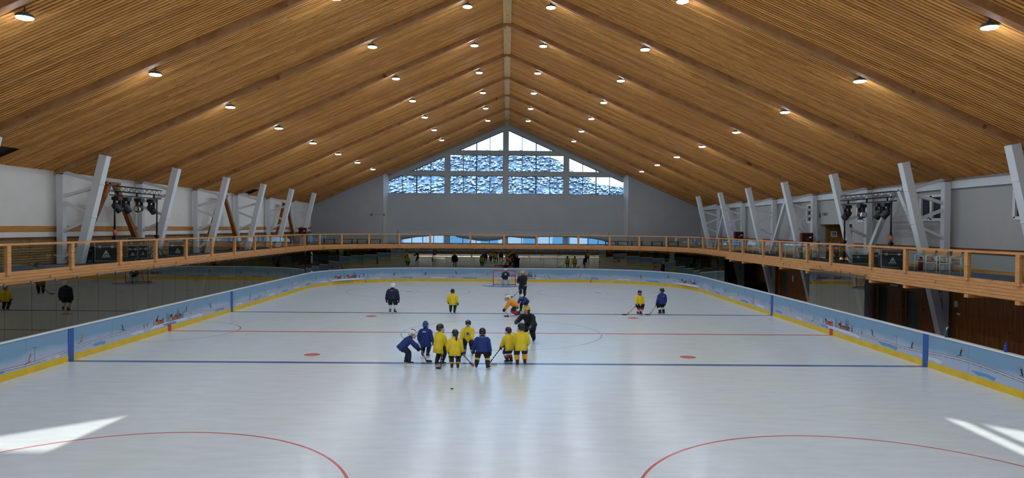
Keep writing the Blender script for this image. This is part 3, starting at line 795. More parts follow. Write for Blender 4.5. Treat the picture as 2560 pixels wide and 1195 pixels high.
# railings
def s_at(u):
    best = None
    for i in range(4000):
        s = STOT*i/4000
        e = abs(proj(path(s, .18, 3.7))[0]-u)
        if best is None or e < best[0]: best = (e, s)
    return best[1]
LPU = [20, 180, 300, 390, 465, 530, 587, 637, 678, 715, 762]
FPU = [799, 854, 922, 998, 1075, 1176, 1260, 1342, 1446, 1524, 1599, 1667, 1722]
RPU = [1758, 1797, 1826, 1857, 1908, 1951, 2018, 2077, 2177, 2263, 2418, 2547]
def railing(label, a, b, posts, lower=False):
    t = thing('balcony_railing', label, 'railing', path((a+b)/2, .2, 2.7))
    mb = MB(); strip(mb, a, b, .13, .28, 4.10, 4.17); mb.build('top_rail', M['rail'], t)
    mb = MB(); n = 5; z0, z1 = 2.74, 3.28
    for k in range(n): strip(mb, a, b, .20, .30, z0+(z1-z0)*k/n+.004, z0+(z1-z0)*(k+1)/n-.004)
    strip(mb, a, b, .215, .295, z0, z1); mb.build('fascia', M['rail'], t)
    pp = sorted(posts)
    for s in pp:
        o = outward(s); al = along(s); c = path(s, .20)
        mb = MB(); mb.bar(c+V(0, 0, 3.18), c+V(0, 0, 4.10), .17, .12, up=o); mb.build('post', M['rail'], t)
        c = path(s, .32); mb = MB(); mb.bar(c-o*.16+V(0, 0, 2.68), c+o*.5+V(0, 0, 2.68), .19, .11); mb.build('joist_end', M['rail'], t)
    ends = [a]+pp+[b]
    for s0, s1 in zip(ends, ends[1:]):
        if s1-s0 < .4: continue
        mb = MB(); strip(mb, s0+.10, s1-.10, .205, .217, 3.30, 4.07, 0, .9); mb.build('glass_pane', M['rail_glass'], t)
lp = [s_at(u) for u in LPU]; fp = [s_at(u) for u in FPU]; rp = [s_at(u) for u in RPU]
sA, sB = lp[-1]+.6, fp[-1]+.6
railing('honey wood balcony railing with glass panes along the left side', 0.0, sA, [lp[0]-3.0, lp[0]-6.0]+lp)
railing('honey wood balcony railing with glass panes across the far end', sA+.01, sB, fp)
railing('honey wood balcony railing with glass panes along the right side', sB+.01, STOT-.01, rp+[rp[-1]+2.4, rp[-1]+5.8])
# slatted timber screen against the left wall
t = thing('slatted_screen', 'slatted timber screen standing along the left balcony wall', 'screen', (BX-WX+.06, 0, ZD))
mb = MB(); rnd = random.Random(5)
for k in range(11):
    z = ZD+.03+k*.094; y = -30.0
    while y < YW-.4:
        l = rnd.choice((1.4, 2.0, 2.6, 3.2)); e = min(y+l, YW-.3)
        mb.box(BX-WX+.05, BX-WX+.08, y, e-.02, z, z+rnd.choice((.06, .068, .074))); y = e
mb.build('slats', M['slat_bench'], t)
mb = MB(); mb.box(BX-WX+.01, BX-WX+.13, -30, YW-.3, 4.24, 4.28); mb.build('top_board', M['brown_band'], t)
mb = MB()
for k in range(32): mb.box(BX-WX+.005, BX-WX+.045, -30+k*1.9, -29.92+k*1.9, ZD, 4.24)
mb.build('upright', M['dark_gap'], t)
# ------------------------------------------------------------------ people
SK = mat('skin', rgb(206, 150, 124), 0.5)
DK = mat('dark eye', rgb(24, 20, 18), 0.3)
HAIR = mat('brown hair', rgb(70, 46, 30), 0.7)
PM = {}
def pc(name, c, rough=0.75):
    if name not in PM: PM[name] = noisy(name, rgb(*[max(0, v*0.95) for v in c]), rgb(*[min(255, v*1.04) for v in c]), 5.0, rough=rough, bump=0.05)
    return PM[name]
YEL = pc('yellow jersey', (226, 200, 44)); BLU = pc('royal blue jersey', (30, 52, 118)); NAV = pc('navy jersey', (24, 32, 66))
ORA = pc('orange jersey', (230, 148, 34)); BLK = pc('black cloth', (20, 21, 24)); GRN = pc('dark green cloth', (24, 56, 52))
WHT = pc('white sock', (206, 212, 216)); GOL = pc('gold sock', (226, 166, 50)); NVS = pc('navy sock', (28, 38, 70)); RED = pc('red sock', (176, 44, 44))
YSK = pc('yellow sock', (214, 184, 50)); GRY = pc('grey sock', (150, 158, 150)); WINE = pc('maroon glove', (120, 40, 34))
HBLK = mat('black helmet', rgb(24, 25, 28), 0.3); HWHT = mat('white helmet', rgb(220, 224, 226), 0.3); HBLU = mat('blue helmet', rgb(40, 76, 140), 0.3); HYEL = mat('yellow helmet', rgb(212, 178, 44), 0.3)
WIRE = mat('cage wire', rgb(150, 154, 156), 0.35, 0.7)
BOOT = mat('skate boot', rgb(22, 22, 24), 0.4); BLADE = mat('skate blade', rgb(190, 198, 204), 0.2, 0.9); LACE = mat('skate tongue', rgb(196, 176, 60), 0.6); HOLD = mat('blade holder', rgb(208, 212, 214), 0.4)

def ik(a, b, l1, l2, pole):
    a, b = Vector(a), Vector(b); d = b-a; L = min(d.length, (l1+l2)*.999); d = d.normalized() if d.length > 1e-6 else V(0, 0, -1)
    x = (l1*l1-l2*l2+L*L)/(2*L); h = math.sqrt(max(l1*l1-x*x, 0)); p = Vector(pole); p = (p-d*p.dot(d)).normalized()
    return a+d*x+p*h, a+d*L
def skin_body(name, vs, es, rs, m, parent):
    me = bpy.data.meshes.new(name); me.from_pydata(vs, es, [])
    o = bpy.data.objects.new(name, me); COL.objects.link(o)
    md = o.modifiers.new('skin', 'SKIN'); md.use_smooth_shade = True
    for i, r in enumerate(rs):
        me.skin_vertices[0].data[i].radius = r if isinstance(r, tuple) else (r, r)
        me.skin_vertices[0].data[i].use_root = (i == 0)
    sd = o.modifiers.new('sub', 'SUBSURF'); sd.levels = 2; sd.render_levels = 2
    bpy.context.view_layer.update()
    dg = bpy.context.evaluated_depsgraph_get()
    nm = bpy.data.meshes.new_from_object(o.evaluated_get(dg))
    o.modifiers.clear(); o.data = nm; nm.name = name
    nm.materials.clear(); nm.materials.append(m)
    for p in nm.polygons: p.use_smooth = True; p.material_index = 0
    o.parent = parent
    return o
def oval(c, ax, ay, rx, ry, n=16):
    return [c+ax*(rx*math.cos(2*PI*j/n))+ay*(ry*math.sin(2*PI*j/n)) for j in range(n)]

def person(label, u, v, H_, yaw=0.0, lean=6.0, hip=.50, feet=((-.08, 0, -8), (.08, 0, 8)), hands=((-.19, .06, .42), (.19, .06, .42)),
           jersey=YEL, pants=BLK, socks=(NVS,), helmet=HBLK, cage=True, glove=BLK, look=(0, 0), hem=.17, bulk=1.0, toe=LACE, knee_pole=None, extras=None, side=0.0, shell=BOOT, xy=None):
    p0 = on_z(u, v, 0) if xy is None else V(xy[0], xy[1], 0); s = H_
    r = thing('person', label, 'person', (p0.x, p0.y, 0), math.radians(yaw), None)
    la = math.radians(lean); sd_ = math.radians(side)
    up = V(math.sin(sd_), math.sin(la)*math.cos(sd_), math.cos(la)*math.cos(sd_)); fw = V(0, math.cos(la), -math.sin(la)); rt = up.cross(fw)*-1
    rt = V(1, 0, 0); fw = up.cross(rt)*-1 if up.cross(rt).y > 0 else up.cross(rt)
    if fw.y < 0: fw = -fw
    hc = V(0, -.35*math.sin(la)*.2*s - (.10*s if lean > 35 else 0), hip*s)
    neck = hc+up*(.315*s); chest = hc+up*(.20*s)
    hd = (up+V(0, 0, 1.0)).normalized() if lean < 60 else (up+V(0, 0, .45)).normalized()
    hy, hp = math.radians(look[0]), math.radians(look[1])
    head = neck+hd*(.100*s)
    HR = Matrix.Rotation(hy, 3, 'Z') @ Matrix.Rotation(-hp, 3, 'X')
    # limbs
    sh = [neck-up*.060*s+rt*(sx*.122*s) for sx in (-1, 1)]
    hip_j = [hc+rt*(sx*.075*s) for sx in (-1, 1)]
    ANK = .095*min(s, 1.5)
    ank = [V(f[0]*s, f[1]*s, ANK+(f[3] if len(f) > 3 else 0)) for f in feet]
    kn = []; el = []; hw = []
    for i in (0, 1):
        kp = V(.12*(-1, 1)[i], 1, 0.1) if knee_pole is None else V(*knee_pole[i])
        k, a = ik(hip_j[i], ank[i], .235*s, .215*s, kp); kn.append(k); ank[i] = a
        e, h = ik(sh[i], V(*hands[i])*s, .165*s, .165*s, V((-1, 1)[i]*.45, -1.0, -.3)); el.append(e); hw.append(h)
    # continuous body
    face = HR @ V(0, 1, 0)
    vs = [hc, hc+up*.1*s, chest, neck, neck+hd*.05*s, head, head+hd*.06*s, head+face*.062*s-hd*.012*s]
    es = [(0, 1), (1, 2), (2, 3), (3, 4), (4, 5), (5, 6), (5, 7)]
    rs = [.075*s, .08*s, .085*s, .045*s, .036*s, .066*s, .050*s, .012*s]
    for i in (0, 1):
        b = len(vs)
        hd_ = (hw[i]-el[i]).normalized()
        vs += [sh[i], el[i], hw[i]]; es += [(2, b), (b, b+1), (b+1, b+2)]; rs += [.040*s, .030*s, .022*s]
        b = len(vs)
        vs += [hip_j[i], kn[i], ank[i]]; es += [(0, b), (b, b+1), (b+1, b+2)]; rs += [.062*s, .043*s, .03*s]
    skin_body('body', vs, es, rs, SK, r)
    E = MB()
    hx = HR @ V(1, 0, 0); hz = HR @ V(0, 0, 1)
    for sx in (-1, 1): E.ell(head+face*.058*s+hx*(sx*.024*s)+hz*.008*s, (.008*s, .008*s, .008*s), 0, 8, 5)
    E.tube([head+face*.060*s-hz*.034*s-hx*.018*s, head+face*.064*s-hz*.036*s, head+face*.060*s-hz*.034*s+hx*.018*s], .004*s, 6)
    E.build('face_features', DK, r, True)
    # jersey: torso and both sleeves in one garment
    J = MB(); k = s*bulk
    low = hc-V(0, 0, 1)*(hem*s*math.cos(la*.5))-fw*(.01*s) if lean < 40 else hc-up*(hem*.6*s)
    tor = [(low, .150, .118), (hc-up*.02*s, .146, .112), (hc+up*.10*s, .148, .112), (hc+up*.20*s, .156, .112), (hc+up*.25*s, .140, .098), (hc+up*.285*s, .108, .082), (neck+up*.004*s, .074, .066), (neck+hd*.034*s, .056, .054)]
    J.loft([oval(c, rt, fw, a*k, b*k) for c, a, b in tor], 0)
    for i in (0, 1):
        sx = (-1, 1)[i]; a0 = sh[i]-rt*(sx*.05*s); ee = el[i]; ww = hw[i]-(hw[i]-el[i]).normalized()*.015*s
        q1 = sh[i]+(ee-sh[i])*.18+rt*(sx*.008*s)
        J.tube([a0-rt*(sx*.01*s), sh[i]-rt*(sx*.012*s)+up*.004*s, q1, (sh[i]+ee)/2, ee, (ee+ww)/2, ww], [.040*k, .054*k, .064*k, .064*k, .059*k, .055*k, .049*k], 14)
        J.ell(sh[i]-rt*(sx*.006*s), (.055*k, .055*k, .055*k), 0, 12, 8)
    jo = J.build('jersey', jersey, r, True)
    # pants
    P = MB()
    P.loft([oval(hc+up*.06*s, rt, fw, .115*s, .085*s), oval(hc-up*.02*s, rt, fw, .125*s, .092*s), oval(hc-V(0, 0, .10*s), rt, V(0, 1, 0), .10*s, .085*s)], 0)
    for i in (0, 1):
        P.tube([hip_j[i]+V(0, 0, .02*s), (hip_j[i]*2+kn[i])/3, (hip_j[i]+kn[i]*2)/3, kn[i]+(hip_j[i]-kn[i])*.02], [.056*s, .074*s, .078*s, .071*s], 12)
    P.build('pants', pants, r, True)
    # socks with bands
    for i in (0, 1):
        S = MB(); nb_ = max(len(socks)*2, 4); kk, aa = kn[i], ank[i]; rings_ = []; ms = []
        d = (aa-kk).normalized(); ax = d.cross(V(0, 1, 0.01)).normalized(); ay = d.cross(ax)
        st = kk-d*.035*s
        for q in range(nb_+1):
            t = q/nb_; c = st+(aa-st)*t; rr = (.060-.018*t+.010*math.sin(t*PI))*s
            rings_.append(oval(c, ax, ay, rr, rr, 12)); ms.append(min(int(t*len(socks)), len(socks)-1))
        S.loft(rings_, ms[:-1]); S.build('sock', list(socks), r, True)
        # skate
        f = feet[i]; ya = math.radians(-f[2]); fx = V(math.sin(-ya), math.cos(-ya), 0)
        fx = V(math.sin(math.radians(f[2])), math.cos(math.radians(f[2])), 0); sx_ = V(fx.y, -fx.x, 0); zz = V(0, 0, 1)
        q = s if s < 1.5 else 1.5
        B = MB(); base = V(aa.x, aa.y, aa.z-ANK); z0 = .045*q
        def rg(al, zc, w, h): return oval(base+fx*al*q+zz*zc*q, sx_, zz, w*q, h*q, 10)
        B.loft([rg(-.052, .075, .018, .028), rg(-.04, .075, .030, .032), rg(0, .072, .033, .032), rg(.05, .066, .034, .026), rg(.095, .060, .030, .020), rg(.12, .058, .014, .012)], 0)
        B.tube([base+fx*-.012*q+zz*.07*q, base+fx*-.008*q+zz*.135*q, base+fx*-.004*q+zz*.165*q], [.034*q, .034*q, .038*q], 10, 0)
        B.bar(base+fx*.035*q+zz*.115*q, base+fx*.02*q+zz*.17*q, .04*q, .016*q, 1, up=fx)
        sk = B.build('skate', [shell, toe], r, True)
        D = MB(); D.bar(base+fx*-.06*q+zz*.030*q, base+fx*.115*q+zz*.030*q, .016*q, .030*q, 0); D.bar(base+fx*-.075*q+zz*.008*q, base+fx*.125*q+zz*.008*q, .005*q, .016*q, 1)
        D.build('blade', [HOLD, BLADE], sk, True)
    # gloves with fingers and thumb
    for i in (0, 1):
        G = MB(); d = (hw[i]-el[i]).normalized(); sx = (-1, 1)[i]
        pn = V(-sx, 0.2, 0); pn = (pn-d*pn.dot(d)).normalized(); t_ = d.cross(pn).normalized()
        c = hw[i]; q = s
        G.loft([oval(c-d*.035*q, pn, t_, .040*q, .044*q, 10), oval(c, pn, t_, .034*q, .040*q, 10), oval(c+d*.03*q, pn, t_, .026*q, .042*q, 10), oval(c+d*.062*q, pn, t_, .022*q, .042*q, 10)], 0)
        for fi, (o_, l_) in enumerate(((-.030, .030), (-.010, .036), (.010, .034), (.030, .027))):
            b0 = c+d*.055*q+t_*o_*q; b1 = b0+d*l_*q*.8+pn*.006*q; b2 = b1+d*.006*q+pn*.024*q; b3 = b2-d*.018*q+pn*.012*q
            G.tube([b0, b1, b2, b3], [.0115*q, .011*q, .0105*q, .009*q], 7, 0)
        b0 = c+d*.015*q-t_*.036*q*(1 if fw.dot(t_) < 0 else -1); b1 = b0+pn*.030*q+d*.018*q; b2 = b1+pn*.012*q+d*.022*q
        G.tube([b0, b1, b2], [.013*q, .012*q, .009*q], 7, 0)
        G.build('glove', glove, r, True)
    # helmet
    Hh = MB(); hcn = head+hz*.024*s-face*.010*s
    s0_ = s; s = s*1.10
    Hh.ell(hcn, (.078*s, .092*s, .086*s), 0, 18, 7, 0, PI*.525, HR)
    back = [hcn+HR @ V(math.sin(a)*.077*s, -math.cos(a)*.090*s, 0) for a in [(-1.25+2.5*j/10) for j in range(11)]]
    fb = len(Hh.v); 
    for p in back: Hh.v += [p-hz*.004*s, p-hz*.066*s-(p-hcn).normalized()*.010*s, p-hz*.066*s-(p-hcn).normalized()*.022*s, p-hz*.004*s-(p-hcn).normalized()*.016*s]
    for j in range(10):
        for e in range(4): Hh.f.append([fb+4*j+e, fb+4*j+(e+1) % 4, fb+4*j+4+(e+1) % 4, fb+4*j+4+e]); Hh.m.append(0); Hh.sm.append(True)
    for sx in (-.5, 0, .5): Hh.tube([hcn+HR @ V(sx*.05*s, .07*s*math.cos(t)*1.18, .086*s*math.sin(t)*1.03) for t in (.5, .9, 1.3, 1.8, 2.3)], .007*s, 6, 1)
    ho = Hh.build('helmet', [helmet, HBLK if helmet is not HBLK else WIRE], r, True)
    if cage:
        C_ = MB()
        for j in range(5):
            z = -.008-.020*j; rr = .092-.004*j
            C_.tube([head+HR @ V(math.sin(a)*rr*.86*s, math.cos(a)*rr*1.12*s, z*s) for a in (-1.35, -.9, -.45, 0, .45, .9, 1.35)], .0028*s, 5)
        for a in (-1.2, -.8, -.4, 0, .4, .8, 1.2):
            C_.tube([head+HR @ V(math.sin(a)*.08*s, math.cos(a)*.104*s, .0), head+HR @ V(math.sin(a)*.072*s, math.cos(a)*.096*s, -.09*s)], .0028*s, 5)
        C_.build('face_cage', WIRE, ho, True)
    s = s0_
    if extras: extras(r, dict(s=s, hc=hc, up=up, fw=fw, rt=rt, neck=neck, head=head, kn=kn, ank=ank, hw=hw, chest=chest, face=face, hx=hx, hz=hz))
    Mw = Matrix.Translation(r.location) @ Matrix.Rotation(math.radians(yaw), 4, 'Z')
    return r, [Mw @ (h+(h-e).normalized()*.05*s) for h, e in zip(hw, el)]

STK = mat('black stick', rgb(24, 24, 26), 0.4); TAPE = mat('white stick tape', rgb(196, 198, 196), 0.7); PINK = mat('red stick blade', rgb(206, 60, 78), 0.45); GREYST = mat('pale stick', rgb(150, 154, 150), 0.45)
def stick(label, grip, heel_uv, bladedir, over=.18, bm=None, L=.22, shaft=None):
    """grip point in the glove, heel of the blade on the ice"""
    heel = on_z(heel_uv[0], heel_uv[1], 0.03); g = Vector(grip); d = (g-heel).normalized()
    t = thing('hockey_stick', label, 'hockey stick', (heel.x, heel.y, 0))
    mb = MB(); mb.bar(heel, g+d*over, .024, .032, 0); 
    for k in range(4):
        a = heel.lerp(g, .3+.14*k); mb.bar(a, a+d*.05, .0246, .0326, 1)
    mb.build('shaft', [shaft or STK, TAPE], t)
    mb = MB(); mb.bar(g+d*(over-.16), g+d*over, .030, .036); mb.build('grip', TAPE, t)
    bd = Vector(bladedir).normalized(); mb = MB(); c = V(heel.x, heel.y, .04); pr = bd.cross(V(0, 0, 1))
    rg = []
    for k in range(6):
        a = k/5; cc = c+bd*(a*L)+pr*(.02*math.sin(a*1.4)); hh = .036-.008*a*a
        rg.append([cc-pr*.006+V(0, 0, -hh), cc+pr*.006+V(0, 0, -hh), cc+pr*.006+V(0, 0, hh), cc-pr*.006+V(0, 0, hh)])
    mb.loft(rg, 0, True, False); mb.build('blade', bm or STK, t)
    return t
def emblem(r, q):
    s = q['s']; c = q['hc']+q['up']*.16*s+q['fw']*.118*s
    mb = MB(); mb.loft([oval(c+q['fw']*t, q['rt'], q['up'], .05*s*k, .042*s*k, 20) for t, k in ((-.012*s, 1), (.003*s, 1))], 0); mb.loft([oval(c+q['fw']*t, q['rt'], q['up'], .034*s, .020*s, 16) for t in (.0, .006*s)], 1)
    mb.build('emblem', [M['alu'], M['bottle_dark']], r, True)['label'] = 'grey round chest emblem'
def backmark(w, h, z, m):
    def f(r, q):
        s = q['s']; c = q['hc']+q['up']*z*s-q['fw']*.112*s
        mb = MB(); n = 5
        for k in range(n):
            a = -w/2+w*k/n; mb.loft([[c+q['rt']*(a*s+x*w*s/n*.7)+q['up']*(y*h*s)-q['fw']*e for x, y in ((0, 0), (1, 0), (1, 1), (0, 1))] for e in (-.03*s, .004*s)], 0, True, False)
        mb.build('back_print', m, r, True)
    return f
def collar(r, q):
    s = q['s']; mb = MB(); c = q['hc']+q['up']*.296*s
    mb.loft([oval(c, q['rt'], q['fw'], .11*s, .086*s), oval(c+q['up']*.016*s, q['rt'], q['fw'], .088*s, .074*s)], 0); mb.build('collar', GRY, r, True)
def pony(r, q):
    s = q['s']; h = q['head']-q['face']*.08*s
    mb = MB(); mb.tube([h-q['hz']*.02*s, h-q['hz']*.06*s-q['face']*.02*s+q['hx']*.01*s, h-q['hz']*.13*s-q['face']*.03*s-q['hx']*.01*s, h-q['hz']*.17*s-q['face']*.02*s], [.018*s, .026*s, .022*s, .006*s], 8)
    mb.build('hair', HAIR, r, True)
def scarf(r, q):
    s = q['s']; mb = MB(); c = q['neck']+V(0, 0, .005*s)
    mb.loft([oval(c+V(0, 0, z*s), V(1, 0, 0), V(0, 1, 0), rr*s, rr*s, 14) for z, rr in ((-.02, .066), (0, .078), (.025, .076), (.045, .062))], 0)
    mb.build('scarf', RED, r, True)
def coach_hair(r, q):
    s = q['s']; h = q['head']; mb = MB()
    mb.ell(h-q['face']*.030*s-q['hz']*.022*s, (.064*s, .056*s, .062*s), 0, 12, 8); mb.build('hair', HAIR, r, True)

BST = 'on the near blue line'
h_ = {}
_, h_[1] = person('person in blue jersey and white helmet bending low, leftmost of the near group', 1020, 911, 1.34, -80, 44, .47, ((-.06, -.05, -4), (.06, .03, 6)), ((-.05, .27, .36), (.07, .31, .43)), BLU, pc('black navy cloth', (26, 28, 44)), (NVS,), HWHT, True, NVS, (0, 20))
_, h_[2] = person('person in blue jersey and blue helmet standing upright, seen from behind', 1063, 893, 1.29, -12, 4, .50, ((-.075, 0, -12), (.075, -.02, 14)), ((-.20, .05, .46), (.21, .04, .43)), BLU, NVS, (NVS,), HBLU, True, pc('steel blue glove', (70, 96, 140)), (0, 0), .20, 1.0, LACE, extras=backmark(.10, .03, .215, WHT))
_, h_[3] = person('person in yellow jersey with black trousers turned sideways beside the blue helmeted player', 1097, 914, 1.40, -42, 8, .50, ((-.05, -.03, -6), (.06, .05, 4)), ((-.05, .22, .42), (.10, .20, .40)), YEL, BLK, (BLK, BLK), HBLK, True, BLK, (-10, 5), .19)
_, h_[4] = person('person in long yellow jersey with a ponytail and yellow and navy striped socks', 1137, 924, 1.34, 4, 7, .48, ((-.075, 0, -3), (.075, .0, 6)), ((-.16, .10, .44), (.19, .12, .38)), YEL, BLK, (YSK, NVS, YSK), HBLK, True, BLK, (20, 6), .13, 1.0, extras=pony)
_, h_[5] = person('person in yellow jersey with a grey round chest emblem facing the camera', 1170, 888, 1.31, 178, 8, .49, ((-.12, 0, -16), (.09, .03, 12)), ((-.12, .20, .42), (.20, .14, .42)), YEL, BLK, (NVS, GRY), HBLK, False, pc('dark striped glove', (50, 54, 58)), (0, 4), .10, 1.0, extras=emblem)
_, h_[6] = person('person in blue jersey with black shorts standing legs apart seen from behind', 1205, 923, 1.37, -4, 8, .49, ((-.14, 0, -6), (.14, -.02, 26)), ((-.22, .12, .45), (.20, .03, .41)), BLU, BLK, (GRY, YSK, NVS, NVS), HBLK, True, BLK, (8, 8), .06, 1.02, extras=collar)
_, h_[7] = person('small person in yellow jersey with maroon gloves and red striped socks', 1273, 908, 1.25, 40, 10, .49, ((-.05, .02, -8), (.06, -.02, 6)), ((-.14, .22, .40), (-.02, .26, .42)), YEL, NVS, (NVS, WHT, RED, NVS), HBLK, True, WINE, (10, 8), .13)
_, h_[8] = person('taller person in yellow jersey with gold socks seen from behind, rightmost of the near group', 1302, 916, 1.48, 4, 7, .49, ((-.085, -.03, -10), (.10, .05, 10)), ((-.13, .16, .46), (.15, .14, .47)), YEL, pc('navy shorts', (26, 30, 48)), (GOL,), HBLK, True, BLK, (12, 4), .12, .96)
_, h_[9] = person('person in black coat and yellow helmet leaning forward on skates near the centre line', 1320, 857, 1.80, 156, 46, .45, ((-.09, -.14, -10), (.08, .14, 10)), ((-.17, .26, .42), (.19, .27, .50)), BLK, BLK, (BLK,), HYEL, False, pc('slate glove', (58, 70, 84)), (0, 0), .16, .92, LACE, extras=coach_hair)
_, h_[10] = person('person in navy jacket, white helmet and white socks on the far blue line', 981, 783, 1.66, -2, 4, .50, ((-.075, 0, -8), (.085, 0, 20)), ((-.20, .02, .44), (.20, .02, .44)), NAV, BLK, (WHT, WHT), HWHT, False, NAV, (0, 0), .03, 1.06, extras=backmark(.12, .03, .24, pc('rust print', (150, 96, 70))))
_, h_[11] = person('person in long yellow jersey and dark green trousers alone on the far blue line', 1131, 784, 1.37, -6, 4, .48, ((-.075, 0, -6), (.08, 0, 10)), ((-.19, .06, .46), (.21, .06, .40)), YEL, GRN, (GRN,), HBLK, True, BLK, (0, 0), .13, 1.0)
_, h_[12] = person('person in orange jersey crouching on one knee with hands on the ice', 1279, 790, 1.56, 92, 54, .36, ((-.09, -.20, -8), (.09, -.26, 8)), ((-.12, .36, .07), (.08, .33, .09)), ORA, pc('charcoal cloth', (30, 34, 42)), (RED,), HWHT, True, BLK, (0, 10), .08, 1.0)
_, h_[13] = person('person in blue jersey bending over behind the crouching orange player', 1309, 780, 1.36, 150, 62, .44, ((-.10, -.06, -8), (.10, .06, 8)), ((-.12, .36, .32), (.10, .34, .36)), BLU, BLK, (BLK,), HWHT, True, BLK, (0, 10), .12, 1.0)
_, h_[14] = person('person in long black coat and black and yellow cap helmet standing right of the goal', 1307, 744, 1.80, 164, 6, .52, ((-.07, 0, -8), (.08, .02, 10)), ((-.10, .18, .46), (.17, .10, .60)), BLK, BLK, (BLK,), HYEL, False, pc('dark glove', (40, 42, 46)), (10, 6), .16, 1.0, extras=coach_hair)
def pads(r, q):
    s = q['s']
    for i in (0, 1):
        k, a = q['kn'][i], q['ank'][i]; mb = MB(); d = (a-k).normalized(); f = V(0, 1, 0)
        mb.loft([[c+V(-w*s, .02*s, 0), c+V(w*s, .02*s, 0), c+V(w*.8*s, .10*s, 0), c+V(-w*.8*s, .10*s, 0)] for c, w in ((k-d*.10*s, .075), (k, .085), ((k+a)/2, .08), (a, .08), (a+d*.05*s, .07))], 0, True, False)
        mb.build('leg_pad', WHT, r, True)
    mb = MB(); c = q['hw'][0]+V(0, .03*s, 0); mb.cbox(c, (.13*s, .04*s, .2*s)); mb.build('blocker', WHT, r, True)
    mb = MB(); c = q['hc']+q['up']*.22*s+q['fw']*.10*s; mb.cbox(c, (.10*s, .03*s, .10*s)); mb.build('chest_print', pc('gold print', (190, 170, 90)), r, True)
_, h_[15] = person('goalkeeper in dark jersey with white leg pads crouching in front of the far goal', 1264, 714, 1.52, 178, 16, .44, ((-.15, 0, -14), (.13, 0, 14)), ((-.20, .20, .40), (.21, .18, .40)), pc('dark navy shirt', (30, 44, 62)), BLK, (WHT,), HWHT, True, WHT, (0, 4), .08, 1.0, extras=pads)
_, h_[16] = person('person in yellow jersey with a red scarf on the far blue line', 1598, 787, 1.37, 200, 5, .48, ((-.06, 0, -8), (.07, 0, 8)), ((-.14, .10, .42), (.20, .10, .40)), YEL, BLK, (RED, WHT, RED), HBLK, False, BLK, (-20, 8), .12, 1.04, extras=scarf)
_, h_[17] = person('person in blue jersey and black shorts farthest right on the far blue line', 1655, 786, 1.46, 24, 5, .48, ((-.08, 0, -10), (.08, 0, 8)), ((-.17, .12, .38), (.19, .06, .42)), BLU, BLK, (BLK, WHT, BLK), HBLK, True, BLK, (10, 4), .08, 1.0, extras=backmark(.09, .04, .20, pc('steel blue print', (90, 120, 150))))

stick('black hockey stick held low by the bending player in the white helmet', h_[1][1], (1066, 903), (1, -.2, 0))
stick('hockey stick pointing down beside the sideways yellow player', h_[3][0], (1101, 921), (-1, .1, 0), L=.16)
stick('hockey stick slanting right with its blade behind the ponytailed player', h_[3][1], (1142, 898), (1, .2, 0), L=.14)
stick('hockey stick with a red blade held by the ponytailed yellow player', h_[4][1], (1180, 912), (.6, -1, 0), .1, PINK, .2)
stick('hockey stick held across the legs by the player with the chest emblem', h_[5][1], (1156, 884), (-1, -.3, 0), .2, None, .2)
stick('hockey stick with a grey blade held by the player with maroon gloves', h_[7][0], (1222, 910), (.9, -.2, 0), .14, GREYST, .3)
stick('thin hockey stick trailing below the leaning black coated skater', h_[9][0], (1319, 852), (-.4, -1, 0), .1, None, .25)
stick('hockey stick lying along the ice from the crouching orange player', h_[12][1], (1272, 791), (-1, .05, 0), .1, None, .26)
stick('hockey stick held diagonally by the standing black coated person near the goal', h_[14][0], (1281, 743), (-1, -.1, 0), .2, None, .25)
stick('hockey stick with a dark blade held by the player in the red scarf', h_[16][1], (1566, 787), (-1, .1, 0), .14, None, .26)
stick('hockey stick held by the farthest right player in blue', h_[17][0], (1624, 787), (-1, .05, 0), .14, None, .24)
mb = MB(); mb.tube([(0, 0, 0), (0, 0, .026)], .0385, 24, 0, True, True); o = mb.build('puck', M['black']); o.location = on_z(1130, 973, 0)+V(0, 0, .001); tag(o, 'black puck lying alone on the near ice in front of the group', 'puck')

# ------------------------------------------------------------------ goal
gx, gy = 0.03, 26.0
t = thing('ice_hockey_goal', 'red framed hockey goal with white net at the far end', 'goal', (gx, gy, 0))
GR = mat('goal red', rgb(196, 34, 52), 0.4); NET = mat('goal net cord', rgb(216, 220, 224), 0.7)
for sx in (-1, 1):
    mb = MB(); mb.tube([(gx+sx*.915, gy, 0), (gx+sx*.915, gy, 1.22)], .032, 10); mb.build('goal_post', GR, t)
mb = MB(); mb.tube([(gx-.945, gy, 1.22), (gx+.945, gy, 1.22)], .032, 10); mb.build('crossbar', GR, t)
mb = MB(); mb.tube([(gx-.915, gy, .03), (gx-.95, gy+.6, .03), (gx-.6, gy+1.05, .03), (gx, gy+1.12, .03), (gx+.6, gy+1.05, .03), (gx+.95, gy+.6, .03), (gx+.915, gy, .03)], .025, 8)
mb.tube([(gx-.915, gy, 1.22), (gx-.6, gy+.5, 1.2), (gx+.6, gy+.5, 1.2), (gx+.915, gy, 1.22)], .022, 8); mb.tube([(gx, gy+.5, 1.2), (gx, gy+1.12, .03)], .02, 8); mb.build('base_frame', GR, t)
mb = MB()
for k in range(13):
    f = k/12; x = -.88+1.76*f; mb.tube([(gx+x, gy+.05, 1.20), (gx+x*.85, gy+.5, 1.19), (gx+x*.9, gy+1.05-.25*abs(x)**2, .05)], .006, 4)
for k in range(9):
    z = .1+k*.12; yb = gy+1.08-.55*(z/1.2); mb.tube([(gx-.9, gy+.05, z), (gx-.85, gy+.45, z), (gx-.5, yb-.06, z), (gx+.5, yb-.06, z), (gx+.85, gy+.45, z), (gx+.9, gy+.05, z)], .006, 4)
mb.build('net', NET, t)
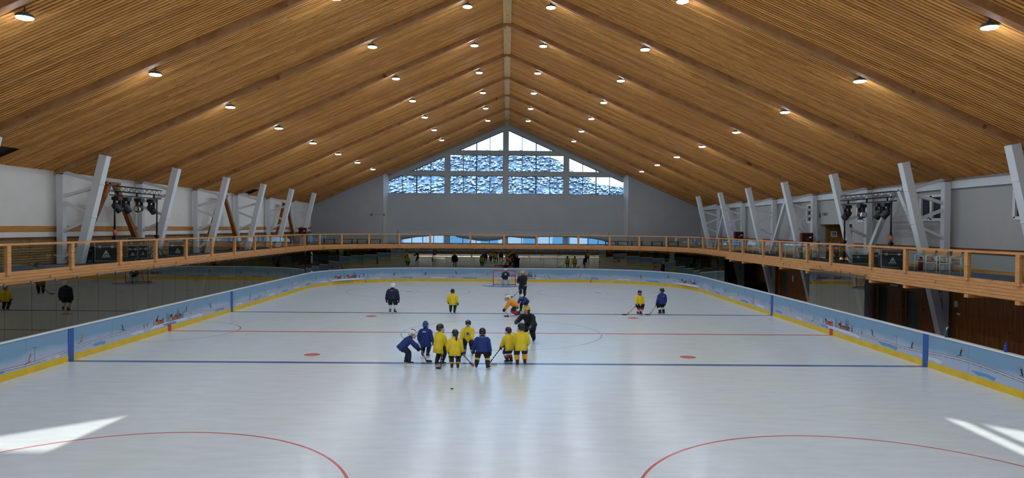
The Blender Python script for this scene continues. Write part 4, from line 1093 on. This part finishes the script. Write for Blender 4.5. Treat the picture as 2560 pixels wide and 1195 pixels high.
# ------------------------------------------------------------------ stage lights on the balcony
def truss_rig(sx, x, y0, y1, z):
    sd = 'left' if sx < 0 else 'right'
    ys = sorted((y0, y1)); L = ys[1]-ys[0]
    t = thing('lighting_truss', 'black lattice lighting truss carried above the %s balcony' % sd, 'truss', (x, (y0+y1)/2, z))
    w = .11
    for dx in (-w, w):
        for dz in (-w, w):
            mb = MB(); mb.tube([(x+dx, ys[0], z+dz), (x+dx, ys[1], z+dz)], .020, 8); mb.build('chord', M['black_metal'], t)
    mb = MB(); n = 18
    for k in range(n):
        a, b = ys[0]+L*k/n, ys[0]+L*(k+1)/n; f = 1 if k % 2 else -1
        for dx in (-w, w): mb.tube([(x+dx, a, z-f*w), (x+dx, b, z+f*w)], .011, 5)
        for dz in (-w, w): mb.tube([(x-f*w, a, z+dz), (x+f*w, b, z+dz)], .011, 5)
    for e in ys: mb.box(x-w, x+w, e-.01, e+.01, z-w-.02, z-w+.02); mb.box(x-w, x+w, e-.01, e+.01, z+w-.02, z+w+.02)
    mb.build('lacing', M['grey_metal'], t)
    mb = MB(); mb.tube([(x-sx*.0, ys[0]-.15, z-.28), (x, ys[1]+.15, z-.28)], .024, 8)
    for q in (.12, .5, .88): mb.box(x-.03, x+.03, ys[0]+L*q-.03, ys[0]+L*q+.03, z-.29, z-w)
    mb.build('hanging_bar', M['black_metal'], t)
    for i, yp in enumerate((ys[0]+.22, ys[1]-.22)):
        p = thing('lighting_stand', 'black lighting stand under the %s truss, %s' % (sd, ('nearer the camera' if i == 0 else 'farther from the camera')), 'stand', (x, yp, ZD))
        mb = MB(); mb.tube([(x, yp, ZD+.05), (x, yp, ZD+1.5)], .045, 10); mb.tube([(x, yp, ZD+1.5), (x, yp, z-.30)], .032, 10); mb.build('mast', M['black_metal'], p)
        for a in range(4):
            an = PI/4+a*PI/2; q = V(x+math.cos(an)*.42, yp+math.sin(an)*.42, ZD+.02)
            mb = MB(); mb.bar((x, yp, ZD+.55), q, .03, .03); mb.bar((x, yp, ZD+.16), V(x, yp, ZD+.2).lerp(q, .55), .02, .02); mb.build('leg', M['black_metal'], p)
        mb = MB(); mb.box(x-.07, x+.07, yp-.08, yp+.08, ZD+.95, ZD+1.08)
        mb.build('winch', M['black_metal'], p)
        if i == 0:
            mb = MB(); mb.tube([(x, yp, ZD+1.12), (x, yp, ZD+1.34)], .062, 10); mb.build('safety_collar', M['orange'], p)['label'] = 'orange safety collar'
    ps = [.10, .28, .55, .82] if sx < 0 else [.14, .27, .60, .90]
    for i, q in enumerate(ps):
        yl = ys[0]+L*q; bright = i == 2
        h = thing('stage_light', 'black moving head stage light%s under the %s truss, %s from the camera' % (' with bright lens' if bright else '', sd, ORD[i]), 'stage light', (x, yl, z-.30), 0, 'stage lights under the trusses')
        mb = MB(); mb.box(x-.15, x+.15, yl-.16, yl+.16, z-.48, z-.33); mb.build('base', M['black'], h)
        mb = MB()
        for sy in (-1, 1): mb.bar((x, yl+sy*.19, z-.46), (x, yl+sy*.19, z-.84), .12, .045, up=(0, 1, 0))
        mb.bar((x, yl-.2, z-.48), (x, yl+.2, z-.48), .14, .05); mb.build('yoke', M['black'], h)
        aim = V(-sx*.15, -1, -.12).normalized() if bright else [V(-sx*.6, .3, -.8), V(-sx*.3, .5, -.8), V(0, -1, -.1), V(-sx*.7, -.2, -.7)][i].normalized()
        c = V(x, yl, z-.78); mb = MB(); mb.tube([c-aim*.22, c-aim*.18, c-aim*.05, c+aim*.14, c+aim*.22], [.08, .13, .155, .15, .16], 16); ho = mb.build('lamp_head', M['black'], h)
        mb = MB(); mb.tube([c+aim*.215, c+aim*.226, c+aim*.232], [.14, .135, .08], 16); mb.build('lens', M['lens'] if bright else M['dark_pane'], ho)
truss_rig(-1, -16.15, YZ(29.05), YZ(33.0), 6.28)
truss_rig(1, 16.05, YZ(28.5), YZ(32.9), 6.28)

# ------------------------------------------------------------------ flight cases and boxes
def flight_case(label, c, w, d, h, rz=0.0, logo=True, wheels=True, lid=.72):
    """front faces -Y before rotation; c = centre of the base"""
    t = thing('flight_case', label, 'flight case', c, rz, 'black flight cases')
    b0 = .10 if wheels else .0
    mb = MB(); mb.box(-w/2, w/2, -d/2, d/2, b0, b0+h*lid-.004); mb.build('body', M['case'], t, True)
    mb = MB(); mb.box(-w/2, w/2, -d/2, d/2, b0+h*lid+.004, b0+h); mb.build('lid', M['case'], t, True)
    mb = MB(); e = .022
    for sx in (-1, 1):
        for sy in (-1, 1): mb.cbox((sx*w/2, sy*d/2, b0+h/2), (e, e, h))
    for z in (b0, b0+h*lid, b0+h):
        for sy in (-1, 1): mb.cbox((0, sy*d/2, z), (w, e, e))
        for sx in (-1, 1): mb.cbox((sx*w/2, 0, z), (e, d, e))
    mb.build('edge_trim', M['alu'], t, True)
    mb = MB()
    for sx in (-.28, .28): mb.cbox((sx*w, -d/2-.008, b0+h*lid), (.09, .016, .10))
    mb.build('latch', M['alu'], t, True)
    if wheels:
        for sx in (-1, 1):
            for sy in (-1, 1):
                mb = MB(); x, y = sx*(w/2-.1), sy*(d/2-.1); mb.tube([(x-.02, y, .045), (x+.02, y, .045)], .045, 12); mb.box(x-.03, x+.03, y-.03, y+.03, .07, .10); mb.build('caster', M['grey_metal'], t, True)
    if logo:
        mb = MB(); q = min(w, h)*.34; zc = b0+h*lid*.5
        f = lambda a, b, k: V(a*q, -d/2-.001-k, zc+b*q)
        mb.prism([(-.5, -.4), (.5, -.4), (.08, .5), (-.08, .5)], f, .004, 0); mb.prism([(-.26, -.25), (-.02, -.25), (-.05, .1)], lambda a, b, k: f(a, b, k+.004), .002, 1); mb.prism([(.1, -.25), (.3, -.25), (.12, .12)], lambda a, b, k: f(a, b, k+.004), .002, 1)
        mb.prism([(-.62, -.56), (.62, -.56), (.62, -.48), (-.62, -.48)], f, .004, 0)
        mb.build('logo', [M['logo'], M['case']], t, True)['label'] = 'pale peak shaped logo'
    return t
RTL = math.radians(55)          # fronts turned towards the rink and the camera
flight_case('large black flight case with pale logo on the left balcony, nearest the camera', (-16.0, YZ(28.42), ZD), .78, .48, .78, math.radians(25))
flight_case('small black flight case standing on the long case against the slatted screen', (-16.72, YZ(28.45), ZD+.685), .36, .32, .24, math.radians(5), False, False)
flight_case('low black flight case behind the large logo case beside the slatted screen', (-16.72, YZ(28.45), ZD), .48, .40, .561, math.radians(5), False)
flight_case('tall dark flight case behind the two small logo cases on the left balcony', (-16.6, YZ(31.9), ZD), .72, .5, .86, math.radians(20), False)
flight_case('small black case with logo on the left balcony, left one of the pair', (-15.95, YZ(30.35), ZD), .36, .40, .56, math.radians(20))
flight_case('small black case with logo on the left balcony, right one of the pair', (-15.82, YZ(30.95), ZD), .36, .40, .56, math.radians(20))
flight_case('black flight case with logo behind the far stand on the left balcony', (-15.75, YZ(34.0), ZD), .82, .6, .66, math.radians(25))
flight_case('large black flight case with logo beside the chairs on the right balcony', (15.75, YZ(28.05), ZD), .8, .46, .72, math.radians(-25))
flight_case('narrow aluminium edged case left of the large logo case on the right balcony', (15.75, YZ(29.5), ZD), .34, .5, .55, math.radians(-25), False)
flight_case('low wide black case lying on the right balcony behind the railing', (16.2, YZ(31.0), ZD), 1.1, .6, .38, math.radians(-25), False)
flight_case('tall black case between two railing posts on the right balcony', (16.3, YZ(34.4), ZD), .62, .6, .82, math.radians(-25))
def speaker(label, c, w, h, rz):
    t = thing('loudspeaker', label, 'loudspeaker', c, rz); mb = MB()
    mb.prism([(-w/2, -w*.45), (w/2, -w*.45), (w*.38, w*.45), (-w*.38, w*.45)], lambda a, b, k: V(a, b, k), h); mb.build('cabinet', M['black'], t, True)
    mb = MB(); mb.box(-w*.44, w*.44, -w*.47, -w*.45, h*.05, h*.95); mb.build('grille', M['black_metal'], t, True)
    mb = MB(); mb.tube([(-.06, 0, h+.004), (-.06, 0, h+.035), (.06, 0, h+.035), (.06, 0, h+.004)], .01, 6); mb.build('handle', M['grey_metal'], t, True)
speaker('small black loudspeaker on the floor left of a truss column on the right balcony', (15.75, YZ(27.2), ZD), .26, .38, math.radians(-20))
# floor light on the left balcony
t = thing('floor_light', 'small black spotlight on a low stand on the left balcony floor', 'spotlight', (-15.75, YZ(23.85), ZD))
mb = MB(); mb.box(-.22, .22, -.05, .05, 0, .03); mb.box(-.05, .05, -.2, .2, 0, .03); mb.build('base', M['black_metal'], t, True)
mb = MB(); mb.tube([(0, 0, .03), (0, 0, .28)], .03, 10); mb.build('stem', M['grey_metal'], t, True)
mb = MB(); mb.tube([(-.16, .1, .14), (-.02, 0, .16), (.14, -.08, .20)], [.06, .075, .085], 14); mb.build('lamp_head', M['black'], t, True)

# ------------------------------------------------------------------ chairs and tables on the right balcony
def chair(label, c, rz):
    t = thing('chair', label, 'chair', c, rz, 'white framed chairs on the right balcony')
    for sx in (-1, 1):
        for yy, zt in ((-.21, .64), (.21, .66)):
            mb = MB(); mb.tube([(sx*.25, yy, 0), (sx*.25, yy, zt)], .017, 8); mb.build('leg', M['chair_white'], t, True)
        mb = MB(); mb.tube([(sx*.25, -.21, .64), (sx*.25, .21, .66)], .018, 8); mb.build('armrest', M['chair_white'], t, True)
    mb = MB(); mb.loft([[(-.23, y, z), (.23, y, z), (.23, y, z+.022), (-.23, y, z+.022)] for y, z in ((-.23, .45), (-.1, .44), (.1, .43), (.2, .435))], 0, True, False); mb.build('seat', M['chair_wood'], t, True)
    mb = MB(); mb.loft([[(-.22, y, z), (.22, y, z), (.22, y+.02, z), (-.22, y+.02, z)] for y, z in ((.20, .56), (.225, .68), (.26, .84))], 0, True, False); mb.build('backrest', M['chair_wood'], t, True)
    mb = MB(); mb.tube([(-.25, -.21, .40), (.25, -.21, .40)], .014, 8); mb.tube([(-.25, .21, .40), (.25, .21, .40)], .014, 8); mb.build('seat_frame', M['chair_white'], t, True)
    return t
CH = [((16.05, YZ(26.35), -75), 'white framed wooden chair right of the near truss column, left one of three'), ((16.0, YZ(25.55), -80), 'white framed wooden chair in the middle of three near the big wall window'),
      ((16.0, YZ(24.75), -85), 'white framed wooden chair, right one of three and nearest the camera'), ((15.9, YZ(35.9), -60), 'white framed chair beside the tall black case, right one of a pair'),
      ((15.9, YZ(36.8), -70), 'white framed chair by the wooden upstairs door, left one of a pair'), ((16.2, YZ(43.2), -60), 'white framed chair left of the white balcony table with the blue bag'),
      ((16.3, YZ(44.6), -80), 'white framed chair second to the left of the white balcony table'), ((16.3, YZ(46.6), -70), 'white framed chair farthest from the camera on the right balcony')]
for (x, y, a), l in CH: chair(l, (x, y, ZD), math.radians(a))
def table(label, c, w, d):
    t = thing('table', label, 'table', c); mb = MB(); mb.box(-w/2, w/2, -d/2, d/2, .70, .74); mb.build('tabletop', M['chair_white'], t, True)
    for sx in (-1, 1):
        for sy in (-1, 1):
            mb = MB(); mb.box(sx*(w/2-.05)-.025, sx*(w/2-.05)+.025, sy*(d/2-.05)-.025, sy*(d/2-.05)+.025, 0, .70); mb.build('leg', M['chair_white'], t, True)
table('white table with a blue bag on it on the right balcony', (16.3, YZ(38.9), ZD), .7, 1.3)
mb = MB(); mb.loft([oval(V(0, 0, z), V(1, 0, 0), V(0, 1, 0), a, b, 12) for z, a, b in ((0, .15, .10), (.06, .17, .12), (.16, .14, .09), (.2, .06, .04))], 0); o = mb.build('bag', M['bottle_blue']); o.location = (16.2, YZ(38.6), ZD+.741); tag(o, 'blue bag lying on the white balcony table', 'bag')
# ------------------------------------------------------------------ hose cabinets, extinguisher, signs
def cabinet(label, x, y, z, w=.66, h=.62):
    t = thing('hose_cabinet', label, 'fire hose cabinet', (x, y, z)); mb = MB()
    mb.box(-w/2, w/2, 0, .24, 0, h); mb.build('cabinet_box', M['red_cab'], t, True)
    mb = MB(); mb.box(-w/2+.06, w/2-.06, -.012, 0, .06, h-.06); d = mb.build('door', M['dark_gap'], t, True)
    mb = MB(); mb.tube([(0, -.014, h*.42), (0, -.03, h*.42)], h*.17, 16); mb.build('hose_reel', M['red_cab'], d, True)
    mb = MB(); mb.box(.10, .22, -.018, -.012, h*.52, h*.66); mb.build('notice', M['paper'], d, True)
    mb = MB(); mb.box(-w/2+.03, -w/2+.09, .08, .16, -z+ZD, 0); mb.box(w/2-.09, w/2-.03, .08, .16, -z+ZD, 0); mb.build('leg', M['red_cab'], t, True)
cabinet('dark red fire hose cabinet in front of the grey recess on the right balcony', 17.12, YZ(39.2), 4.0)
cabinet('dark red fire hose cabinet farther along the right balcony', 17.2, YZ(51.0), 4.0)
cabinet('dark red fire hose cabinet on the left balcony near the far corner', -16.5, YZ(57.2), 4.02, .62)
t = thing('fire_extinguisher', 'red fire extinguisher standing beside the near truss column on the right balcony', 'fire extinguisher', (16.55, YZ(27.45), ZD))
mb = MB(); mb.tube([(0, 0, 0), (0, 0, .40), (0, 0, .47), (0, 0, .50)], [.085, .085, .05, .025], 14); mb.build('cylinder', M['red_cab'], t, True)
mb = MB(); mb.box(-.05, .05, -.02, .02, .50, .54); mb.tube([(.04, 0, .52), (.11, 0, .46), (.10, 0, .25)], .012, 6); mb.build('valve', M['black'], t, True)
def sign(name, label, cat, parts, mats):
    mb = MB(); parts(mb); o = mb.build(name, mats); tag(o, label, cat); return o
def s1(mb):
    y0 = YZ(39.2); z = 5.66; P = lambda a, b, k=0: V(RXw-.012-k, y0-a, z+b)
    mb.prism([(-.50, -.17), (-.28, -.17), (-.43, .17)], lambda a, b, k: P(a, b, k), .008, 0)
    text_mesh(mb, 'TOILET', .23, lambda x, y, k: P(x+.24, y, k*1.0), 0)
sign('wall_sign', 'black sign with a triangle and lettering on the right wall above the upstairs door', 'sign', s1, [M['sign_dark']])
P2 = lambda a, b, k=0: V(-11.95+a, YW-.012-k, 5.86+b)
def s2a(mb): mb.prism([(-.42, 0), (-.28, .10), (-.14, .10), (-.14, -.10), (-.28, -.10)], lambda a, b, k: P2(a, b, k), .008, 0)
def s2b(mb): text_mesh(mb, 'SORTIE', .24, lambda x, y, k: P2(x+.42, y, k), 0)
def s2c(mb): mb.prism([(1.0, -.10), (1.09, -.10), (1.09, .12), (1.0, .12)], lambda a, b, k: P2(a-.12, b, k), .008, 0)
t = thing('wall_sign', 'small green arrow and grey lettering on the far left wall', 'sign', (-11.95, YW, 5.86))
for nm, f_, mm in (('arrow', s2a, 'sign_green'), ('lettering', s2b, 'grey_metal'), ('pictogram', s2c, 'sign_dark')):
    mb = MB(); f_(mb); mb.build(nm, M[mm], t)
for nm, l, Zc, z, w, h, mm in (('notice', 'white paper notice on the stained boards below the right balcony', 27.45, 1.90, .20, .24, 'paper'), ('wall_socket', 'small white socket plate below the paper notice on the stained boards', 27.3, 1.52, .20, .08, 'paper'), ('notice', 'white notice on the boards beside the far lower door', 43.2, 1.75, .22, .36, 'paper')):
    mb = MB(); mb.box(RXw-.025, RXw-.002, YZ(Zc)-w/2, YZ(Zc)+w/2, z-h/2, z+h/2); o = mb.build(nm, M[mm]); tag(o, l, nm.replace('_', ' '))
t = thing('bulkhead_light', 'white tube light on the stained boards above the grey green door', 'light', (RXw-.05, YZ(31.8), 2.28)); mb = MB(); mb.box(RXw-.08, RXw-.002, YZ(31.5), YZ(32.1), 2.24, 2.33); mb.build('fitting', M['paper'], t)
# bottles on the cap rail, right side
def bottle(label, s, m, capm, h):
    p = path(s, .06, 1.201); t = thing('bottle', label, 'bottle', p); mb = MB()
    mb.tube([(0, 0, 0), (0, 0, h*.62), (0, 0, h*.72), (0, 0, h*.76)], [.055, .055, .045, .028], 14); mb.build('flask', m, t, True)
    mb = MB(); mb.tube([(0, 0, h*.76), (0, 0, h*.9)], .022, 10); mb.tube([(0, 0, h*.9), (0, 0, h*.97), (.06, 0, h)], .014, 8); mb.build('cap', capm, t, True)
bottle('smoke blue bottle with a white spout standing on the right board rail', STOT-(YZ(23.4)-S0Y), M['bottle_dark'], M['cap'], .34)
bottle('blue bottle on the right board rail nearest the camera', STOT-(YZ(20.6)-S0Y), M['bottle_blue'], M['bottle_blue'], .30)
# low dark benches on the far balcony
for i, u in enumerate((826, 870, 908, 940, 1525, 1555, 1590, 1640, 1680)):
    p = on_y(u, 610, YZ(63.4)); mb = MB(); x = p.x
    t = thing('bench', 'low dark bench against the far white wall, %s from the left' % ORD[i], 'bench', (x, YZ(63.0), ZD), 0, 'low benches along the far wall')
    mb.box(-.55, .55, -.2, .2, .36, .42); mb.build('seat', M['black'], t, True)
    for sx in (-.45, .45): mb = MB(); mb.box(sx-.03, sx+.03, -.16, .16, 0, .36); mb.build('leg', M['black'], t, True)

# ------------------------------------------------------------------ outside
snow = noisy('snow', rgb(214, 226, 240), rgb(236, 242, 250), 0.3, rough=0.8)
mb = MB(); mb.box(-160, 160, YWIN+.6, 260, -.4, -.2, 0); struct(mb.build('floor.005', snow))
m = mat('wooded snowy hillside', rgb(200, 214, 230), 0.9); M['hill'] = m
f1 = noise(m, 0.8, 8.0, rough=.75); f2 = noise(m, 0.06, 4.0)
c1 = ramp(m, f1, [(0.42, rgb(40, 58, 74)), (0.49, rgb(70, 98, 124)), (0.55, rgb(106, 138, 168)), (0.62, rgb(164, 188, 212))])
c2 = ramp(m, f2, [(0.35, rgb(196, 190, 184)), (0.65, rgb(255, 255, 255))])
mx = nd(m, 'ShaderNodeMix', data_type='RGBA', blend_type='MULTIPLY'); mx.inputs[0].default_value = .6; lk(m, c1, mx.inputs[6]); lk(m, c2, mx.inputs[7]); lk(m, mx.outputs[2], bsdf(m).inputs['Base Color'])
from mathutils import noise as mn
def hillz(x, y):
    t = min(max((y-62)/70, 0), 1); t = t*t*(3-2*t)
    ridge = 13.0+9.5*math.exp(-((x+2)/26)**2)+4.5*math.exp(-((x-46)/16)**2)-3.0*math.exp(-((x-24)/10)**2)
    return t*ridge+1.7*t*mn.noise(V(x*.13, y*.13, 0))+.8*t*mn.noise(V(x*.4, y*.4, 3))-.2
mb = MB(); nx, ny = 120, 44
vs = [(-90+180*i/nx, 46+100*j/ny, hillz(-90+180*i/nx, 46+100*j/ny)) for j in range(ny+1) for i in range(nx+1)]
mb.add(vs, [(j*(nx+1)+i, j*(nx+1)+i+1, (j+1)*(nx+1)+i+1, (j+1)*(nx+1)+i) for j in range(ny) for i in range(nx)], 0, True)
hb = mb.build('hillside', M['hill']); tag(hb, 'snowy wooded hillside outside the far gable windows', 'hill', kind='structure')
m = mat('snow topped scrub', rgb(90, 110, 130), 0.9); M['fir'] = m
ge = nd(m, 'ShaderNodeNewGeometry'); sz = nd(m, 'ShaderNodeSeparateXYZ'); lk(m, ge.outputs['Normal'], sz.inputs[0])
fn = noise(m, 2.2, 5.0, rough=.7); ma = nd(m, 'ShaderNodeMath', operation='MULTIPLY_ADD'); lk(m, fn, ma.inputs[0]); ma.inputs[1].default_value = 1.5; lk(m, sz.outputs['Z'], ma.inputs[2])
lk(m, ramp(m, ma.outputs[0], [(0.65, rgb(40, 58, 74)), (1.0, rgb(64, 92, 118)), (1.3, rgb(100, 134, 166)), (1.6, rgb(158, 184, 210))]), bsdf(m).inputs['Base Color'])
mb = MB(); rnd = random.Random(11)
for k in range(9000):
    x = rnd.uniform(-46, 48); y = 67+58*rnd.random()**.8; z = hillz(x, y); h = rnd.uniform(.18, .55)*(.6+.6*rnd.random()); w = h*rnd.uniform(.5, .95)
    n, kk = 5, 3; ph = rnd.uniform(0, 6); rg = []
    for i in range(kk+1):
        t = .12+2.6*i/kk; rg.append([V(x+math.cos(2*PI*j/n+ph)*w*math.sin(t)*rnd.uniform(.45, 1.5), y+math.sin(2*PI*j/n+ph)*w*math.sin(t)*rnd.uniform(.7, 1.2), z+h*.55+h*.6*math.cos(t)*rnd.uniform(.8, 1.15)) for j in range(n)])
    mb.loft(rg, 0, True, True)
o = mb.build('forest', M['fir'], recalc=False); tag(o, 'snow covered scrub and trees on the hillside seen through the far windows', 'trees', kind='stuff')
# unseen hill behind the camera, added to hold back the bright low sky
mb = MB(); nx = 60
mb.loft([[V(-220+440*i/nx, -260+yy, zz*(1+.35*mn.noise(V(i*.35, 0, 9)))) for yy, zz in ((0, 0), (60, 32), (110, 17), (150, 5), (205, -.3))] for i in range(nx+1)], 0, False, True)
o = mb.build('hillside', M['hill']); tag(o, 'unseen snowy hill added behind the camera to block bright sky', 'hill', kind='structure')
# blue and white hoarding outside the low windows
hob = mat('blue hoarding', rgb(34, 90, 128), 0.6); how = mat('white hoarding', rgb(112, 128, 146), 0.6)
t = thing('hoarding', 'blue and white hoarding outside the low far windows', 'hoarding', (0, YWIN+30, -.2))
rnd = random.Random(4); x = -20.0; k = 0
while x < 20:
    w = rnd.choice((1.1, 1.7, 2.4, 3.1)); mb = MB(); mb.box(x, x+w-.03, YWIN+30, YWIN+30.1, -.2, 4.6); mb.build('panel', hob if rnd.random() < .5 else how, t); x += w

# ------------------------------------------------------------------ daylight
wd = bpy.data.worlds.new('world'); sc.world = wd; wd.use_nodes = True
nt = wd.node_tree; bg = nt.nodes['Background']
sky = nt.nodes.new('ShaderNodeTexSky'); sky.sky_type = 'NISHITA'; sky.sun_disc = False
sky.sun_elevation = math.radians(24.7); sky.sun_rotation = math.radians(182.9); sky.altitude = 1200; sky.air_density = 1.0; sky.dust_density = 1.2
nt.links.new(sky.outputs['Color'], bg.inputs['Color']); bg.inputs['Strength'].default_value = SKY_STR
sl = bpy.data.lights.new('sun', 'SUN'); sl.energy = SUN_STR; sl.angle = math.radians(.53); sl.color = (1.0, .95, .88)
so = bpy.data.objects.new('sun', sl); COL.objects.link(so)
dv = V(.05, 1, -.46).normalized(); so.rotation_euler = dv.to_track_quat('-Z', 'Y').to_euler(); so.location = (0, -60, 40)
vs_ = sc.view_settings; vs_.view_transform = 'Standard'; vs_.look = 'None'; vs_.gamma = 1.0; vs_.exposure = EXPO; vs_.use_curve_mapping = False
sc.cycles.use_denoising = True
sc.cycles.max_bounces = 10; sc.cycles.diffuse_bounces = 5; sc.cycles.glossy_bounces = 5; sc.cycles.transparent_max_bounces = 24
sc.cycles.sample_clamp_indirect = 8.0; sc.cycles.caustics_reflective = False; sc.cycles.caustics_refractive = False
